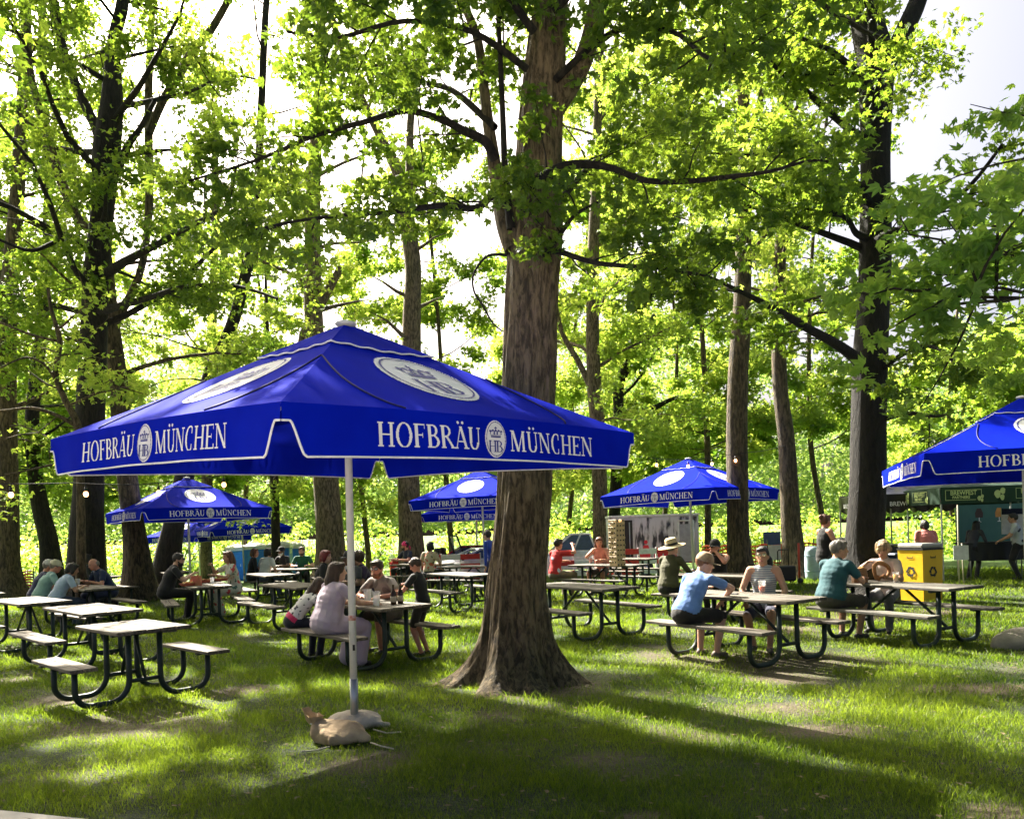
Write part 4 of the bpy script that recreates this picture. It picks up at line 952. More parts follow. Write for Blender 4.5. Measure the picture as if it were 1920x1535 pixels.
# ---------------------------------------------------------------- people
SK = {'fair': (0.62, 0.36, 0.26), 'tan': (0.45, 0.25, 0.16), 'dark': (0.16, 0.085, 0.05), 'red': (0.60, 0.28, 0.19)}
def skin_mat(k):
    if 'skin_'+k not in M:
        m = mat('skin_'+k, SK[k], 0.5, tuple(c*.88 for c in SK[k]), 18); b = m.node_tree.nodes['Principled BSDF']
        b.inputs['Subsurface Weight'].default_value = 0.12; b.inputs['Subsurface Radius'].default_value = (.02, .008, .004); M['skin_'+k] = m
    return M['skin_'+k]
def cloth(key, col, col2=None, scale=9):
    k = 'cloth_'+key
    if k not in M: M[k] = mat(k, col, 0.85, col2 or tuple(c*.78 for c in col), scale, bump=0.9, bscale=7, sheen=.1)
    return M[k]
def pattern_mat(key, base, blots, scale=16, stripe=False, step=None):
    k = 'cloth_'+key
    if k in M: return M[k]
    m, nt, b = new_mat(k); b.inputs['Roughness'].default_value = .85; tc = N(nt, 'ShaderNodeTexCoord')
    cur = None
    for i, (c, th) in enumerate(blots):
        if stripe:
            n = N(nt, 'ShaderNodeTexWave'); n.bands_direction = 'Z'; n.inputs['Scale'].default_value = scale; n.inputs['Distortion'].default_value = .6; fo = n.outputs['Fac']
        else:
            n = N(nt, 'ShaderNodeTexNoise'); n.inputs['Scale'].default_value = scale*(1+.25*i); n.inputs['Detail'].default_value = 1; fo = n.outputs['Fac']
            mp = N(nt, 'ShaderNodeMapping'); mp.inputs['Location'].default_value = (i*3.1, i*1.7, 0); nt.links.new(tc.outputs['Object'], mp.inputs[0])
        nt.links.new((tc.outputs['Object'] if stripe else mp.outputs[0]), n.inputs['Vector'])
        r = N(nt, 'ShaderNodeValToRGB'); r.color_ramp.elements[0].position = th; r.color_ramp.elements[1].position = th+.02
        nt.links.new(fo, r.inputs[0]); mx = N(nt, 'ShaderNodeMix', data_type='RGBA'); nt.links.new(r.outputs[0], mx.inputs[0])
        if cur is None: mx.inputs[6].default_value = (*base, 1)
        else: nt.links.new(cur, mx.inputs[6])
        mx.inputs[7].default_value = (*c, 1); cur = mx.outputs[2]
    nt.links.new(cur, b.inputs['Base Color']); M[k] = m; return m
HC = {'brown': (0.055, 0.028, 0.014), 'dark': (0.012, 0.009, 0.008), 'red': (0.16, 0.012, 0.014), 'auburn': (0.13, 0.045, 0.02), 'grey': (0.16, 0.14, 0.12), 'blond': (0.34, 0.23, 0.12), 'ginger': (0.22, 0.09, 0.035)}
def hair_mat(k):
    if 'hair_'+k not in M: M['hair_'+k] = mat('hair_'+k, tuple(c*1.3 for c in HC[k]), 0.5, tuple(c*.35 for c in HC[k]), 26, bump=1.0, bscale=45, stretch=(1, 1, .15))
    return M['hair_'+k]
M['lens'] = mat('dark_lens', (0.01, 0.01, 0.012), 0.08); M['lens_gold'] = mat('mirror_lens', (0.55, 0.5, 0.3), 0.12, metal=.8)
M['mouth'] = mat('lips', (0.33, 0.08, 0.07), .5); M['eye'] = mat('eye_dark', (0.02, 0.014, 0.01), .3)
M['straw'] = mat('straw', (0.62, 0.50, 0.30), .8, (.5, .38, .2), 30, bump=.5, bscale=60)
def remesh(mb, voxel, it=3):
    me = bpy.data.meshes.new('t'); me.from_pydata(mb.v, [], mb.f); me.update(); o = bpy.data.objects.new('t', me); COL.objects.link(o)
    r = o.modifiers.new('r', 'REMESH'); r.mode = 'VOXEL'; r.voxel_size = voxel
    s = o.modifiers.new('s', 'SMOOTH'); s.factor = .5; s.iterations = it
    dg = bpy.context.evaluated_depsgraph_get(); e = o.evaluated_get(dg); m2 = bpy.data.meshes.new_from_object(e)
    n = len(m2.vertices); co = np.empty(n*3, np.float32); m2.vertices.foreach_get('co', co)
    F = np.array([tuple(p.vertices) if len(p.vertices) == 4 else (*p.vertices, p.vertices[-1]) for p in m2.polygons]); co = co.reshape(-1, 3).astype(float)
    bpy.data.objects.remove(o); bpy.data.meshes.remove(me); bpy.data.meshes.remove(m2); return co, F
class Body:
    def __init__(s): s.pr = []; s.mb = MB()
    def cap(s, a, ra, b, rb, lab):
        a = Vector(a); b = Vector(b); s.pr.append(('c', np.array(a), ra, np.array(b), rb, lab)); d = b-a; L = max(d.length, 1e-5); d.normalize()
        pts = [a-d*ra*.98, a-d*ra*.7, a-d*ra*.3]+[a.lerp(b, i/4) for i in range(5)]+[b+d*rb*.3, b+d*rb*.7, b+d*rb*.98]
        rs = [ra*.2, ra*.71, ra*.954]+[ra+(rb-ra)*i/4 for i in range(5)]+[rb*.954, rb*.71, rb*.2]; s.mb.tube(pts, rs, 12)
    def ell(s, c, ax, lab, R=None):
        R = R or Matrix.Identity(3); s.pr.append(('e', np.array(Vector(c)), np.array(ax), np.array(R), lab)); s.mb.ell(c, ax, R, n=16, m=10)
    def labels(s, C):
        best = np.full(len(C), 1e9); lab = np.zeros(len(C), int)
        for p in s.pr:
            if p[0] == 'c':
                _, a, ra, b, rb, l = p; ab = b-a; t = np.clip(((C-a)@ab)/max(ab@ab, 1e-9), 0, 1); d = np.linalg.norm(C-a-t[:, None]*ab, axis=1)-(ra+(rb-ra)*t)
            else:
                _, c, ax, R, l = p; q = (C-c)@R; k = np.linalg.norm(q/ax, axis=1); d = (k-1)*ax.min()
            m = d < best; best[m] = d[m]; lab[m] = l
        return lab
def ik(a, t, l1, l2, hint):
    a, t = Vector(a), Vector(t); d = t-a; L = min(max(d.length, .05), (l1+l2)*.995); d.normalize(); x = (l1*l1-l2*l2+L*L)/(2*L); h = math.sqrt(max(l1*l1-x*x, 0))
    u = Vector(hint); u = (u-d*u.dot(d)).normalized(); return a+d*x+u*h, a+d*L
PEOPLE = 'people at the picnic tables'
def person(loc, rz, label, pose='sit', s=1.0, fat=1.0, lean=12, skin='fair', shirt=None, pants=None, shoes=None, sleeve='short', legs='long', hair='short', hc='brown',
           yaw=0, pitch=0, tilt=0, rh=None, lh=None, re=None, le=None, hat=None, glasses=None, beard=None, dress=False, face=True, voxel=.013, seat=.45, feet=None, bust=0, strap=None, extra=None, bend=0, dark_shoe=True, waistband=None, curl=.5):
    root = thing('person', label, 'person', tuple(loc), rz, PEOPLE); root.scale = (s, s, s)
    B = Body(); SKN, SH, PT, SHOE, HAIRL, WB = 0, 1, 2, 3, 4, 5
    up = SH if sleeve != 'tank' else SKN
    ln = math.radians(lean); sd = math.radians(bend); dirn = Vector((math.sin(sd), math.sin(ln)*math.cos(sd), math.cos(ln)*math.cos(sd))).normalized()
    hz = (seat/s+.115) if pose == 'sit' else .90
    if pose != 'sit': dirn = Vector((math.sin(sd)*.8, math.sin(ln), math.cos(ln))).normalized()
    hip = Vector((0, 0, hz)); R3 = dirn.to_track_quat('Z', 'X').to_matrix()
    # keep the torso's side axis along +X
    xa = Vector((1, 0, 0)); xa = (xa-dirn*xa.dot(dirn)).normalized(); ya = dirn.cross(xa); R3 = Matrix((xa, ya, dirn)).transposed()
    up2 = (dirn+Vector((0, .22 if lean > 15 else .06, 0))).normalized()
    ch = hip+dirn*.33; sh = hip+dirn*.30+up2*.165
    P_ = PT if not dress else SH
    prof_w = [.155, .166, .160, .148, .145, .152, .163, .160, .140]; prof_d = [.125, .130, .122, .112, .108, .112, .116, .108, .090]
    for i in range(9):
        t = i/8; f = fat**(1.0 if t < .5 else 1.0-.9*(t-.5)); zz = -.03+.45*t
        c = hip+dirn*zz if t < .72 else hip+dirn*(-.03+.45*.72)+up2*(.45*(t-.72))
        lab = P_ if i <= 0 else (WB if (waistband is not None and i == 1) else SH)
        B.ell(c-ya*.012*(1-t), (prof_w[i]*f, prof_d[i]*f**1.1, .125), lab, R3)
    if bust: 
        for k in (-1, 1): B.ell(ch+xa*k*.07+ya*(.085)+dirn*.0, (.062*bust, .06*bust, .06*bust), SH, R3)
    w = .165*fat**.35
    B.cap(sh-xa*w, .055, sh+xa*w, .055, up if sleeve == 'tank' else SH)
    if sleeve == 'tank':
        for k in (-1, 1): B.cap(ch+xa*k*.07+dirn*.06, .08, sh+xa*k*.082+dirn*.006, .058, SH)
    nk = sh+up2*.07; 
    hd_dir = Vector((math.sin(math.radians(-yaw))*math.cos(math.radians(pitch)), math.cos(math.radians(yaw))*math.cos(math.radians(pitch)), -math.sin(math.radians(pitch))))
    hc_ = nk+(up2*.6+Vector((0, 0, .5))).normalized()*.115+Vector((hd_dir.x, hd_dir.y, 0))*.02
    yh = hd_dir.normalized(); xh = yh.cross(Vector((0, 0, 1))).normalized(); zh = xh.cross(yh)
    if tilt: q = Matrix.Rotation(math.radians(tilt), 3, yh); xh = q @ xh; zh = q @ zh
    HR = Matrix((xh, yh, zh)).transposed(); HX = lambda x, y, z: hc_+HR @ Vector((x, y, z))
    B.cap(sh+dirn*.0, .056, nk+Vector((0, 0, .05))+ya*.005, .052, SKN)
    B.ell(HX(0, 0, .01), (.076, .097, .108), SKN, HR); B.ell(HX(0, .028, -.062), (.056, .066, .062), SKN, HR)
    B.cap(HX(0, .086, .01), .010, HX(0, .110, -.026), .014, SKN)
    for k in (-1, 1): B.ell(HX(k*.078, -.006, -.012), (.012, .02, .03), SKN, HR)
    # legs
    hd = []
    lr = .085*fat**.5 if not dress else .10*fat**.5
    for k in (-1, 1):
        hj = hip+Vector((k*.088*fat**.5, .02, -.015))
        if pose == 'sit':
            ft = feet[0 if k < 0 else 1] if feet else (k*.13, .36, .085); kn, an = ik(hj, Vector((ft[0], ft[1], ft[2]/s)), .42, hz/1.35 if hz > .66 else .42, (k*.15, .6, 1))
        else:
            ft = feet[0 if k < 0 else 1] if feet else (k*.11, .0, .085); kn, an = ik(hj, ft, .42, .43, (0, 1, 0))
        LEG = P_ if legs in ('long', 'shorts') else SKN
        B.cap(hj, lr, kn, lr*.68, LEG if legs != 'bare' else SKN)
        if legs == 'shorts' or legs == 'long' or dress: B.cap(hj, lr*1.1, hj.lerp(kn, .82), lr*.92, P_)
        lo = P_ if legs == 'long' else SKN
        B.cap(kn, .058 if lo == SKN else .066, an, .037 if lo == SKN else .055, lo)
        B.cap(kn.lerp(an, .25)+Vector((0, -.015, 0)), .052, kn.lerp(an, .5), .045, lo)
        if dress and legs == 'long': B.cap(kn, .085, an+Vector((0, -.02, .02)), .115, SH)
        fd = Vector((k*.25, 1, 0)).normalized() if pose == 'sit' else Vector((k*.2, 1, 0)).normalized()
        B.cap(an+Vector((0, 0, -.045))-fd*.035, .040, an+fd*.125+Vector((0, 0, -.053)), .034, SHOE)
    hands = []
    for k, tg, hn in ((-1, lh, le), (1, rh, re)):
        sj = sh+xa*k*w*1.06+dirn*(-.012)
        if tg is None: tg = (k*.20, .26, hz+.06) if pose == 'sit' else (k*.26, .06, .80)
        hn = hn or (k*.7, -.45, -.6)
        el, wr = ik(sj, tg, .275, .245, hn)
        if sleeve == 'long': B.cap(sj, .056, el, .044, SH); B.cap(el, .046, wr, .034, SH)
        else:
            B.cap(sj, .052, el, .040, SKN); B.cap(el, .041, wr, .026, SKN)
            if sleeve == 'short': B.cap(sj, .064, sj.lerp(el, .58), .060, SH)
        d = (wr-el).normalized(); n = Vector((0, 0, -1)); n = (n-d*n.dot(d)); n = n.normalized() if n.length > .2 else Vector((0, 1, 0)); sx_ = d.cross(n)*k
        hb = Matrix((sx_, d, n)).transposed()
        B.ell(wr+d*.045, (.040, .055, .017), SKN, hb); hands.append((wr, d, n, sx_, k))
    co, F = remesh(B.mb, voxel, 3); C = co[F[:, :4]].mean(1); lab = B.labels(C)
    fm = MB(); cu = curl
    for (wr, d, n, sx_, k) in hands:
        base = wr+d*.085
        for i, (o_, L_) in enumerate(((-.027, .068), (-.009, .078), (.009, .074), (.026, .060))):
            p0 = base+sx_*o_*.95-d*.01; a1 = cu*(.6+.1*i); d1 = (d*math.cos(a1)+n*math.sin(a1)); d2 = (d*math.cos(a1*2.1)+n*math.sin(a1*2.1))
            fm.tube([p0-d*.02, p0, p0+d1*L_*.5, p0+d1*L_*.5+d2*L_*.32, p0+d1*L_*.5+d2*L_*.5], [.009, .0095, .0085, .0075, .004], 7)
        tb = wr+d*.03-sx_*.030; td = (d*.65-sx_*.6+n*.35).normalized(); fm.tube([tb-td*.015, tb+td*.02, tb+td*.045, tb+(td+d*.4).normalized()*.068], [.011, .0115, .0095, .005], 7)
    fv = np.array([tuple(v) for v in fm.v]); ff = np.array([f if len(f) == 4 else (f[0], f[1], f[2], f[2]) for f in fm.f if len(f) == 4])
    capf = [f for f in fm.f if len(f) != 4]
    me = bpy.data.meshes.new('body'); V = np.vstack([co, fv]); n0 = len(co)
    faces = [tuple(dict.fromkeys(f)) for f in F.tolist()]+[tuple(i+n0 for i in f) for f in fm.f]
    me.from_pydata(V.tolist(), [], faces)
    ms = [skin_mat(skin), shirt, pants, shoes or M['shoe'], hair_mat(hc), waistband or pants]
    for m_ in ms: me.materials.append(m_)
    mi = np.concatenate([lab, np.zeros(len(fm.f), int)]); me.polygons.foreach_set('material_index', mi.astype(np.int32)); me.polygons.foreach_set('use_smooth', np.ones(len(faces), bool)); me.update()
    bo = bpy.data.objects.new('body', me); COL.objects.link(bo); bo.parent = root
    # hair
    def child_remesh(name, mb, m_, vx=.012, nz=.006, sc=45, it=2):
        c, f = remesh(mb, vx, it)
        if nz: c = c+(vnoise(c*sc, 4, 2)*nz)[:, None]*(c-np.array(hc_))/np.maximum(np.linalg.norm(c-np.array(hc_), axis=1), .03)[:, None]
        me = bpy.data.meshes.new(name); me.from_pydata(c.tolist(), [], [tuple(dict.fromkeys(q)) for q in f.tolist()]); me.materials.append(m_)
        me.polygons.foreach_set('use_smooth', np.ones(len(me.polygons), bool)); me.update(); o = bpy.data.objects.new(name, me); COL.objects.link(o); o.parent = root; return o
    if hair != 'none':
        hm = MB(); T3 = lambda x, y, z: HX(x, y, z)
        base_ax = {'short': (.088, .106, .104), 'curly': (.112, .118, .120), 'bob': (.098, .108, .112), 'long': (.090, .106, .108), 'bun': (.086, .104, .104), 'pony': (.086, .104, .104), 'fringe': (.080, .096, .075)}[hair]
        off = {'short': (0, -.018, .030), 'curly': (0, -.018, .034), 'bob': (0, -.022, .022), 'long': (0, -.022, .026), 'bun': (0, -.022, .028), 'pony': (0, -.022, .028), 'fringe': (0, -.026, -.002)}[hair]
        hm.ell(T3(*off), base_ax, HR, n=18, m=12)
        if hair != 'fringe' and not hat: hm.ell(T3(.012, .048, .082), (.064, .050, .034), HR)
        if hair == 'bob':
            for k in (-1, 1): hm.tube([T3(k*.07, -.01, .02), T3(k*.082, -.005, -.06), T3(k*.07, .0, -.10)], [.035, .038, .02], 10)
            hm.tube([T3(0, -.07, .02), T3(0, -.08, -.07), T3(0, -.07, -.11)], [.07, .065, .04], 12)
        if hair == 'long':
            hm.tube([T3(0, -.05, .03), T3(0, -.085, -.10), T3(0, -.09, -.24), T3(0, -.085, -.31)], [.075, .085, .078, .03], 12)
            for k in (-1, 1): hm.tube([T3(k*.062, -.02, .03), T3(k*.078, -.03, -.08), T3(k*.070, -.05, -.22)], [.035, .036, .02], 10)
        if hair == 'bun': hm.ell(T3(0, -.11, .085), (.042, .042, .04), HR)
        if hair == 'pony': hm.tube([T3(-.03, -.10, .02), T3(-.075, -.10, -.05), T3(-.085, -.06, -.15), T3(-.08, -.04, -.19)], [.03, .038, .035, .01], 10)
        child_remesh('hair', hm, hair_mat(hc), .012, .012 if hair == 'curly' else .004, 60 if hair == 'curly' else 30)
    if beard:
        bm_ = MB(); bm_.ell(HX(0, .038, -.082), (.058, .062, .052), HR); bm_.tube([HX(-.066, .01, -.02), HX(-.055, .04, -.08), HX(0, .08, -.108), HX(.055, .04, -.08), HX(.066, .01, -.02)], [.012, .022, .02, .022, .012], 8)
        child_remesh('beard', bm_, hair_mat(beard) if isinstance(beard, str) else beard, .011, .003)
    if face:
        for k in (-1, 1):
            if not glasses or glasses == 'clear':
                e = MB(); e.ell(HX(k*.030, .0875, .014), (.0115, .008, .0065), HR, n=10, m=6); e.build('eye', M['eye'], root)
        e = MB(); e.ell(HX(0, .092, -.060), (.024, .008, .0065), HR, n=12, m=6); e.build('mouth', M['mouth'], root)
        e = MB()
        for k in (-1, 1): e.tube([HX(k*.046, .083, .030), HX(k*.030, .092, .036), HX(k*.014, .094, .032)], .0045, 6)
        e.build('eyebrows', hair_mat(hc), root)
    if glasses:
        g = MB(); lm = M['lens_gold'] if glasses == 'gold' else (M['lens'] if glasses == 'dark' else M['clear_plastic'])
        for k in (-1, 1):
            g.ell(HX(k*.033, .100, .012), (.027, .009, .020), HR, mi=0, n=14, m=8)
            g.tube([HX(k*.060, .090, .020), HX(k*.082, .03, .018), HX(k*.083, -.01, .012)], .0035, 6, mi=1)
            if glasses == 'clear': g.tube([HX(k*.033+.026*math.cos(a), .108, .012+.019*math.sin(a)) for a in [i*math.pi/6 for i in range(12)]], .003, 5, mi=1, closed=True)
        g.tube([HX(-.01, .107, .016), HX(.01, .107, .016)], .003, 6, mi=1); g.build('sunglasses' if glasses != 'clear' else 'glasses', [lm, M['black']], root)
    if hat:
        kind_, hm_ = hat
        if kind_ == 'cap':
            h = MB(); prof = [(.0, .118), (.03, .116), (.06, .098), (.083, .062), (.091, .02), (.090, .0)]
            Tm = Matrix.Translation(HX(0, -.012, .030)) @ HR.to_4x4()
            h.lathe([(r*1.02, z) for r, z in prof[::-1]], 20, 0, Tm, True, 1.0, 1.18)
            vs = []; nb = 14
            for j in range(4):
                for i in range(nb+1):
                    a = math.radians(15+150*i/nb); rr = 1+.0*j; ex = j/3*.095
                    vs.append(HX((.088+ex*.15)*math.cos(a), -.012+(.104+ex)*math.sin(a)*1.0, .034-.10*ex-.25*((math.cos(a)*.09)**2)*10*.1))
            m0 = len(vs); vs2 = [v+HR @ Vector((0, 0, -.006)) for v in vs]
            fs = [(j*(nb+1)+i, j*(nb+1)+i+1, (j+1)*(nb+1)+i+1, (j+1)*(nb+1)+i) for j in range(3) for i in range(nb)]
            h.add(vs, fs, 0, True); h.add(vs2, [f[::-1] for f in fs], 0, True); h.build('cap', hm_, root)
        elif kind_ == 'straw':
            h = MB(); Tm = Matrix.Translation(HX(0, -.02, .045)) @ HR.to_4x4() @ Matrix.Rotation(math.radians(12), 4, 'X')
            h.lathe([(.0, .0), (.085, .0), (.215, -.022), (.222, -.018), (.215, -.012), (.10, .010), (.098, .03), (.094, .10), (.075, .128), (.03, .120), (0, .118)], 28, 0, Tm, True, 1, 1.1)
            h.lathe([(.100, .012), (.104, .012), (.101, .048), (.097, .048)], 28, 1, Tm, True, 1, 1.1); h.build('straw_hat', [hm_, M['black']], root)
        elif kind_ == 'scarf':
            h = MB(); h.ell(HX(0, -.012, .036), (.090, .108, .098), HR, n=18, m=12); h.tube([HX(0, -.10, .0), HX(.02, -.14, -.06), HX(.03, -.13, -.13)], [.03, .025, .008], 8)
            child_remesh('head_scarf', h, hm_, .012, .003)
    if strap: strap(root, B, hip, sh, dirn, xa, ya, hands)
    return root, hands
M['shoe'] = mat('dark_shoe', (0.03, 0.028, 0.027), .6); M['shoe_brown'] = mat('brown_sneaker', (.10, .06, .045), .7, (.2, .17, .14), 25)
def seat_at(key, side, px, v=.68):
    x, y, a = TB[key]; c, s_ = math.cos(ROLL), math.sin(ROLL)
    def ppx(u):
        p = on_table(key, u, side*v, 1.0); U = FOC*p.x/p.y; V = FOC*(p.z-CAM_H)/p.y; return 960+U*c-V*s_
    lo, hi = -1.15, 1.15
    for _ in range(40):
        m_ = (lo+hi)/2
        if ppx(m_) < px: lo = m_
        else: hi = m_
    u = (lo+hi)/2; p = on_table(key, u, side*v, 0); return (p.x, p.y, float(gz(x, y))), (a if side < 0 else a+math.pi)
def sit(key, side, px, label, turn=0, **k):
    loc, rz = seat_at(key, side, px, k.pop('v', .68)); return person(loc, rz+math.radians(turn), label, **k)
def stand(px, Y, label, face_deg, **k):
    x = inv(px, 1040, Y=Y)[0]; return person((x, Y, float(gz(x, Y))), math.radians(face_deg), label, pose='stand', **k)
tbl = .79
black, navy = cloth('black', (.012, .012, .014)), cloth('navy', (.010, .018, .065))
khaki = cloth('khaki', (.20, .165, .11)); denim = cloth('denim', (.05, .07, .12))
# facing the table: +Y; hands rest on it
sit('A', -1, 1284, 'man in a light blue polo shirt, tan cap and dark sunglasses, elbow on the table', lean=27, fat=1.15, s=1.04, skin='fair', shirt=cloth('polo_blue', (.14, .27, .62)), pants=cloth('black_shorts', (.016, .014, .013)), legs='shorts', shoes=M['shoe_brown'],
    hair='short', hc='ginger', yaw=-42, pitch=14, hat=('cap', cloth('tan_cap', (.46, .34, .22), (.26, .16, .09), 14)), glasses='dark', rh=(.13, .47, .66), re=(.9, .4, .35), lh=(-.16, .44, tbl), curl=.3)
sit('A', 1, 1432, 'smiling woman in a striped tank top and mirrored sunglasses facing the camera', turn=32, lean=4, s=1.0, skin='tan', shirt=pattern_mat('stripes', (.46, .47, .46), [((.17, .21, .27), .5)], 11, True), pants=cloth('navy_skirt', (.014, .016, .05)), sleeve='tank', legs='shorts',
    hair='pony', hc='dark', yaw=0, pitch=0, glasses='gold', bust=.9, rh=(.20, .28, .62), lh=(-.20, .28, .62), feet=[(-.10, .42, .085), (.12, .25, .085)])
sit('F10', -1, 1252, 'man in a straw hat and olive shirt seen from behind', lean=10, fat=1.18, s=1.05, shirt=cloth('olive', (.075, .072, .03)), pants=black, hair='short', hc='grey', yaw=-18, hat=('straw', M['straw']), rh=(.16, .42, tbl), lh=(-.16, .42, tbl), face=False, sleeve='long')
sit('F10', 1, 1347, 'bearded man in a black cap and sleeveless top, hands clasped before his chin', turn=22, lean=16, fat=1.05, s=1.06, skin='red', shirt=cloth('black_tank', (.014, .014, .016)), pants=cloth('camo', (.06, .055, .04), (.02, .02, .015), 20), sleeve='tank', hair='short', hc='dark',
    hat=('cap', black), glasses='dark', beard='dark', rh=(.03, .36, 1.10), re=(.7, .3, -.8), lh=(-.03, .36, 1.08), le=(-.7, .3, -.8), curl=1.0)
sit('D', -1, 1556, 'man in a teal shirt with short grey hair, seen from behind', lean=14, fat=1.30, s=1.06, skin='tan', shirt=cloth('teal', (.010, .075, .095)), pants=cloth('dark_khaki', (.055, .05, .035)), legs='shorts', hair='short', hc='grey', yaw=-35, rh=(.14, .46, tbl), lh=(-.12, .44, tbl+.04), face=True)
sit('D', 1, 1662, 'woman with curly blond hair raising one hand beside a big pretzel', turn=18, lean=10, s=.98, skin='tan', shirt=cloth('pale_pink', (.52, .42, .38)), pants=cloth('grey_trousers', (.16, .16, .17)), hair='curly', hc='blond', yaw=5, pitch=8, rh=(.17, .34, 1.02), re=(.8, .2, -.6), lh=(-.12, .40, tbl+.03), curl=.9)
stand(1545, 15.2, 'standing woman in a black tank top with her red hair tied up', -78, s=1.05, lean=2, skin='red', shirt=cloth('black_top', (.012, .011, .012)), pants=cloth('black_skirt', (.02, .02, .022), (.10, .10, .10), 30), sleeve='tank', legs='shorts', hair='bun', hc='auburn', yaw=8, bust=1.0, rh=(.12, .30, 1.02), lh=(-.10, .32, 1.0))
sit('E', -1, 548, 'girl in a white printed shirt with pink waistband, leaning over the table', s=.86, lean=34, bend=16, skin='tan', shirt=pattern_mat('girl_print', (.62, .60, .58), [((.05, .05, .07), .63)], 15), pants=cloth('dark_jeans', (.015, .018, .035)), waistband=cloth('pink_band', (.62, .03, .13)), hair='long', hc='brown', yaw=-30, pitch=20, rh=(.20, .50, .92), lh=(-.14, .48, .92), seat=.45, face=False, sleeve='short')
sit('E', -1, 612, 'woman in a long pale lilac dress with long brown hair, seen from behind', s=1.0, lean=12, fat=1.52, skin='fair', shirt=cloth('lilac', (.56, .46, .56), (.47, .38, .48), 5), pants=cloth('lilac', (.56, .46, .56)), dress=True, legs='long', hair='long', hc='brown', yaw=-18, rh=(.28, .50, tbl), lh=(-.14, .46, tbl), face=False, bust=1.2)
sit('E', 1, 733, 'man with glasses and short beard in a grey t-shirt, forearms on the table', turn=14, s=1.02, lean=20, fat=1.12, skin='red', shirt=pattern_mat('grey_tee', (.22, .19, .17), [((.12, .10, .09), .6)], 5), pants=cloth('brown_shorts', (.06, .045, .03)), legs='shorts', hair='short', hc='brown', yaw=22, pitch=5, glasses='clear', beard='ginger', rh=(.10, .44, tbl), lh=(-.20, .42, tbl), re=(.9, -.2, -.3), le=(-.9, -.2, -.3))
stand(790, 10.75, 'boy in a black t-shirt standing at the end of the table, drinking from a cup', 68, s=.79, lean=8, skin='red', shirt=cloth('black_tee', (.010, .010, .012)), pants=cloth('dark_shorts', (.03, .03, .022)), legs='shorts', hair='short', hc='brown', yaw=12, pitch=28, rh=(.10, .34, 1.22), re=(.8, .2, -.5), lh=(-.12, .40, 1.10), le=(-.6, .2, -.7), fat=.95)
sit('F4', 1, 672, 'man in a black cap and dark shirt behind the umbrella pole', turn=10, s=1.04, lean=12, fat=1.2, skin='dark', shirt=cloth('charcoal', (.028, .032, .038)), pants=black, hair='short', hc='dark', hat=('cap', black), rh=(.16, .40, tbl), lh=(-.16, .40, tbl))
sit('F4', 1, 706, 'woman with short brown hair in a dark purple shirt looking left', turn=-10, s=1.04, lean=14, fat=1.15, skin='tan', shirt=cloth('purple', (.030, .014, .045)), pants=black, hair='curly', hc='brown', yaw=25, rh=(.16, .40, tbl), lh=(-.16, .40, tbl), v=.9)
sit('F4', 1, 596, 'woman with bright red hair and a black hooded top, facing away', turn=150, s=1.05, lean=12, fat=1.05, shirt=pattern_mat('black_hood', (.012, .012, .013), [((.4, .38, .34), .70)], 7), pants=black, sleeve='long', hair='bob', hc='red', yaw=-30, face=True)
sit('La', -1, 50, 'man in a grey-white cap and navy shirt, leftmost at his table', s=1.03, lean=18, fat=1.2, skin='red', shirt=navy, pants=khaki, hair='short', hc='grey', hat=('cap', cloth('white_cap', (.55, .53, .50))), yaw=-15, pitch=10, rh=(.15, .42, tbl), lh=(-.15, .42, tbl), v=.74)
sit('La', -1, 76, 'man in a cream cap and mint green shirt', s=1.03, lean=20, fat=1.3, skin='red', shirt=cloth('mint', (.26, .42, .38)), pants=khaki, hair='short', hc='grey', hat=('cap', cloth('cream_cap', (.58, .54, .38))), yaw=-12, pitch=12, rh=(.15, .42, tbl), lh=(-.15, .42, tbl))
sit('La', -1, 104, 'dark-haired woman in a light blue t-shirt leaning on the table', s=1.0, lean=24, fat=1.15, skin='tan', shirt=cloth('light_blue', (.38, .48, .62)), pants=denim, hair='bob', hc='dark', yaw=-8, pitch=16, rh=(.15, .45, tbl), lh=(-.15, .45, tbl))
sit('La', 1, 200, 'balding man in a navy polo shirt facing left, head bent', s=1.05, lean=22, fat=1.3, skin='red', shirt=cloth('navy_polo', (.012, .028, .085)), pants=navy, hair='fringe', hc='grey', yaw=0, pitch=18, rh=(.15, .45, tbl), lh=(-.15, .45, tbl), turn=8)
sit('B', -1, 292, 'man in a black t-shirt with dark sunglasses, short dark beard, eating', s=1.10, lean=16, fat=1.2, skin='fair', shirt=cloth('black_shirt', (.010, .010, .013)), pants=black, hair='short', hc='dark', glasses='dark', beard='dark', yaw=-25, pitch=5, rh=(.14, .46, tbl+.06), lh=(-.12, .46, tbl+.04))
sit('B', 1, 436, 'woman with long brown hair in a white floral dress, facing left', turn=10, s=1.06, lean=8, fat=1.1, skin='tan', shirt=pattern_mat('floral', (.52, .50, .42), [((.55, .07, .08), .62), ((.06, .12, .10), .64)], 9), pants=pattern_mat('floral', (1, 1, 1), [], 1), dress=True, legs='long', hair='long', hc='auburn', yaw=8, rh=(.12, .40, 1.02), re=(.8, 0, -.7), lh=(-.12, .42, tbl+.05))
sit('F5', -1, 470, 'woman with wavy auburn hair in a black jacket', turn=-30, s=1.05, lean=8, skin='red', shirt=black, pants=black, sleeve='long', hair='bob', hc='auburn', yaw=-40)
sit('F5', -1, 495, 'woman in a white shirt seen from behind, facing the far table', s=1.05, lean=12, fat=1.2, shirt=cloth('white_shirt', (.66, .64, .62)), pants=denim, hair='bob', hc='dark', face=False)
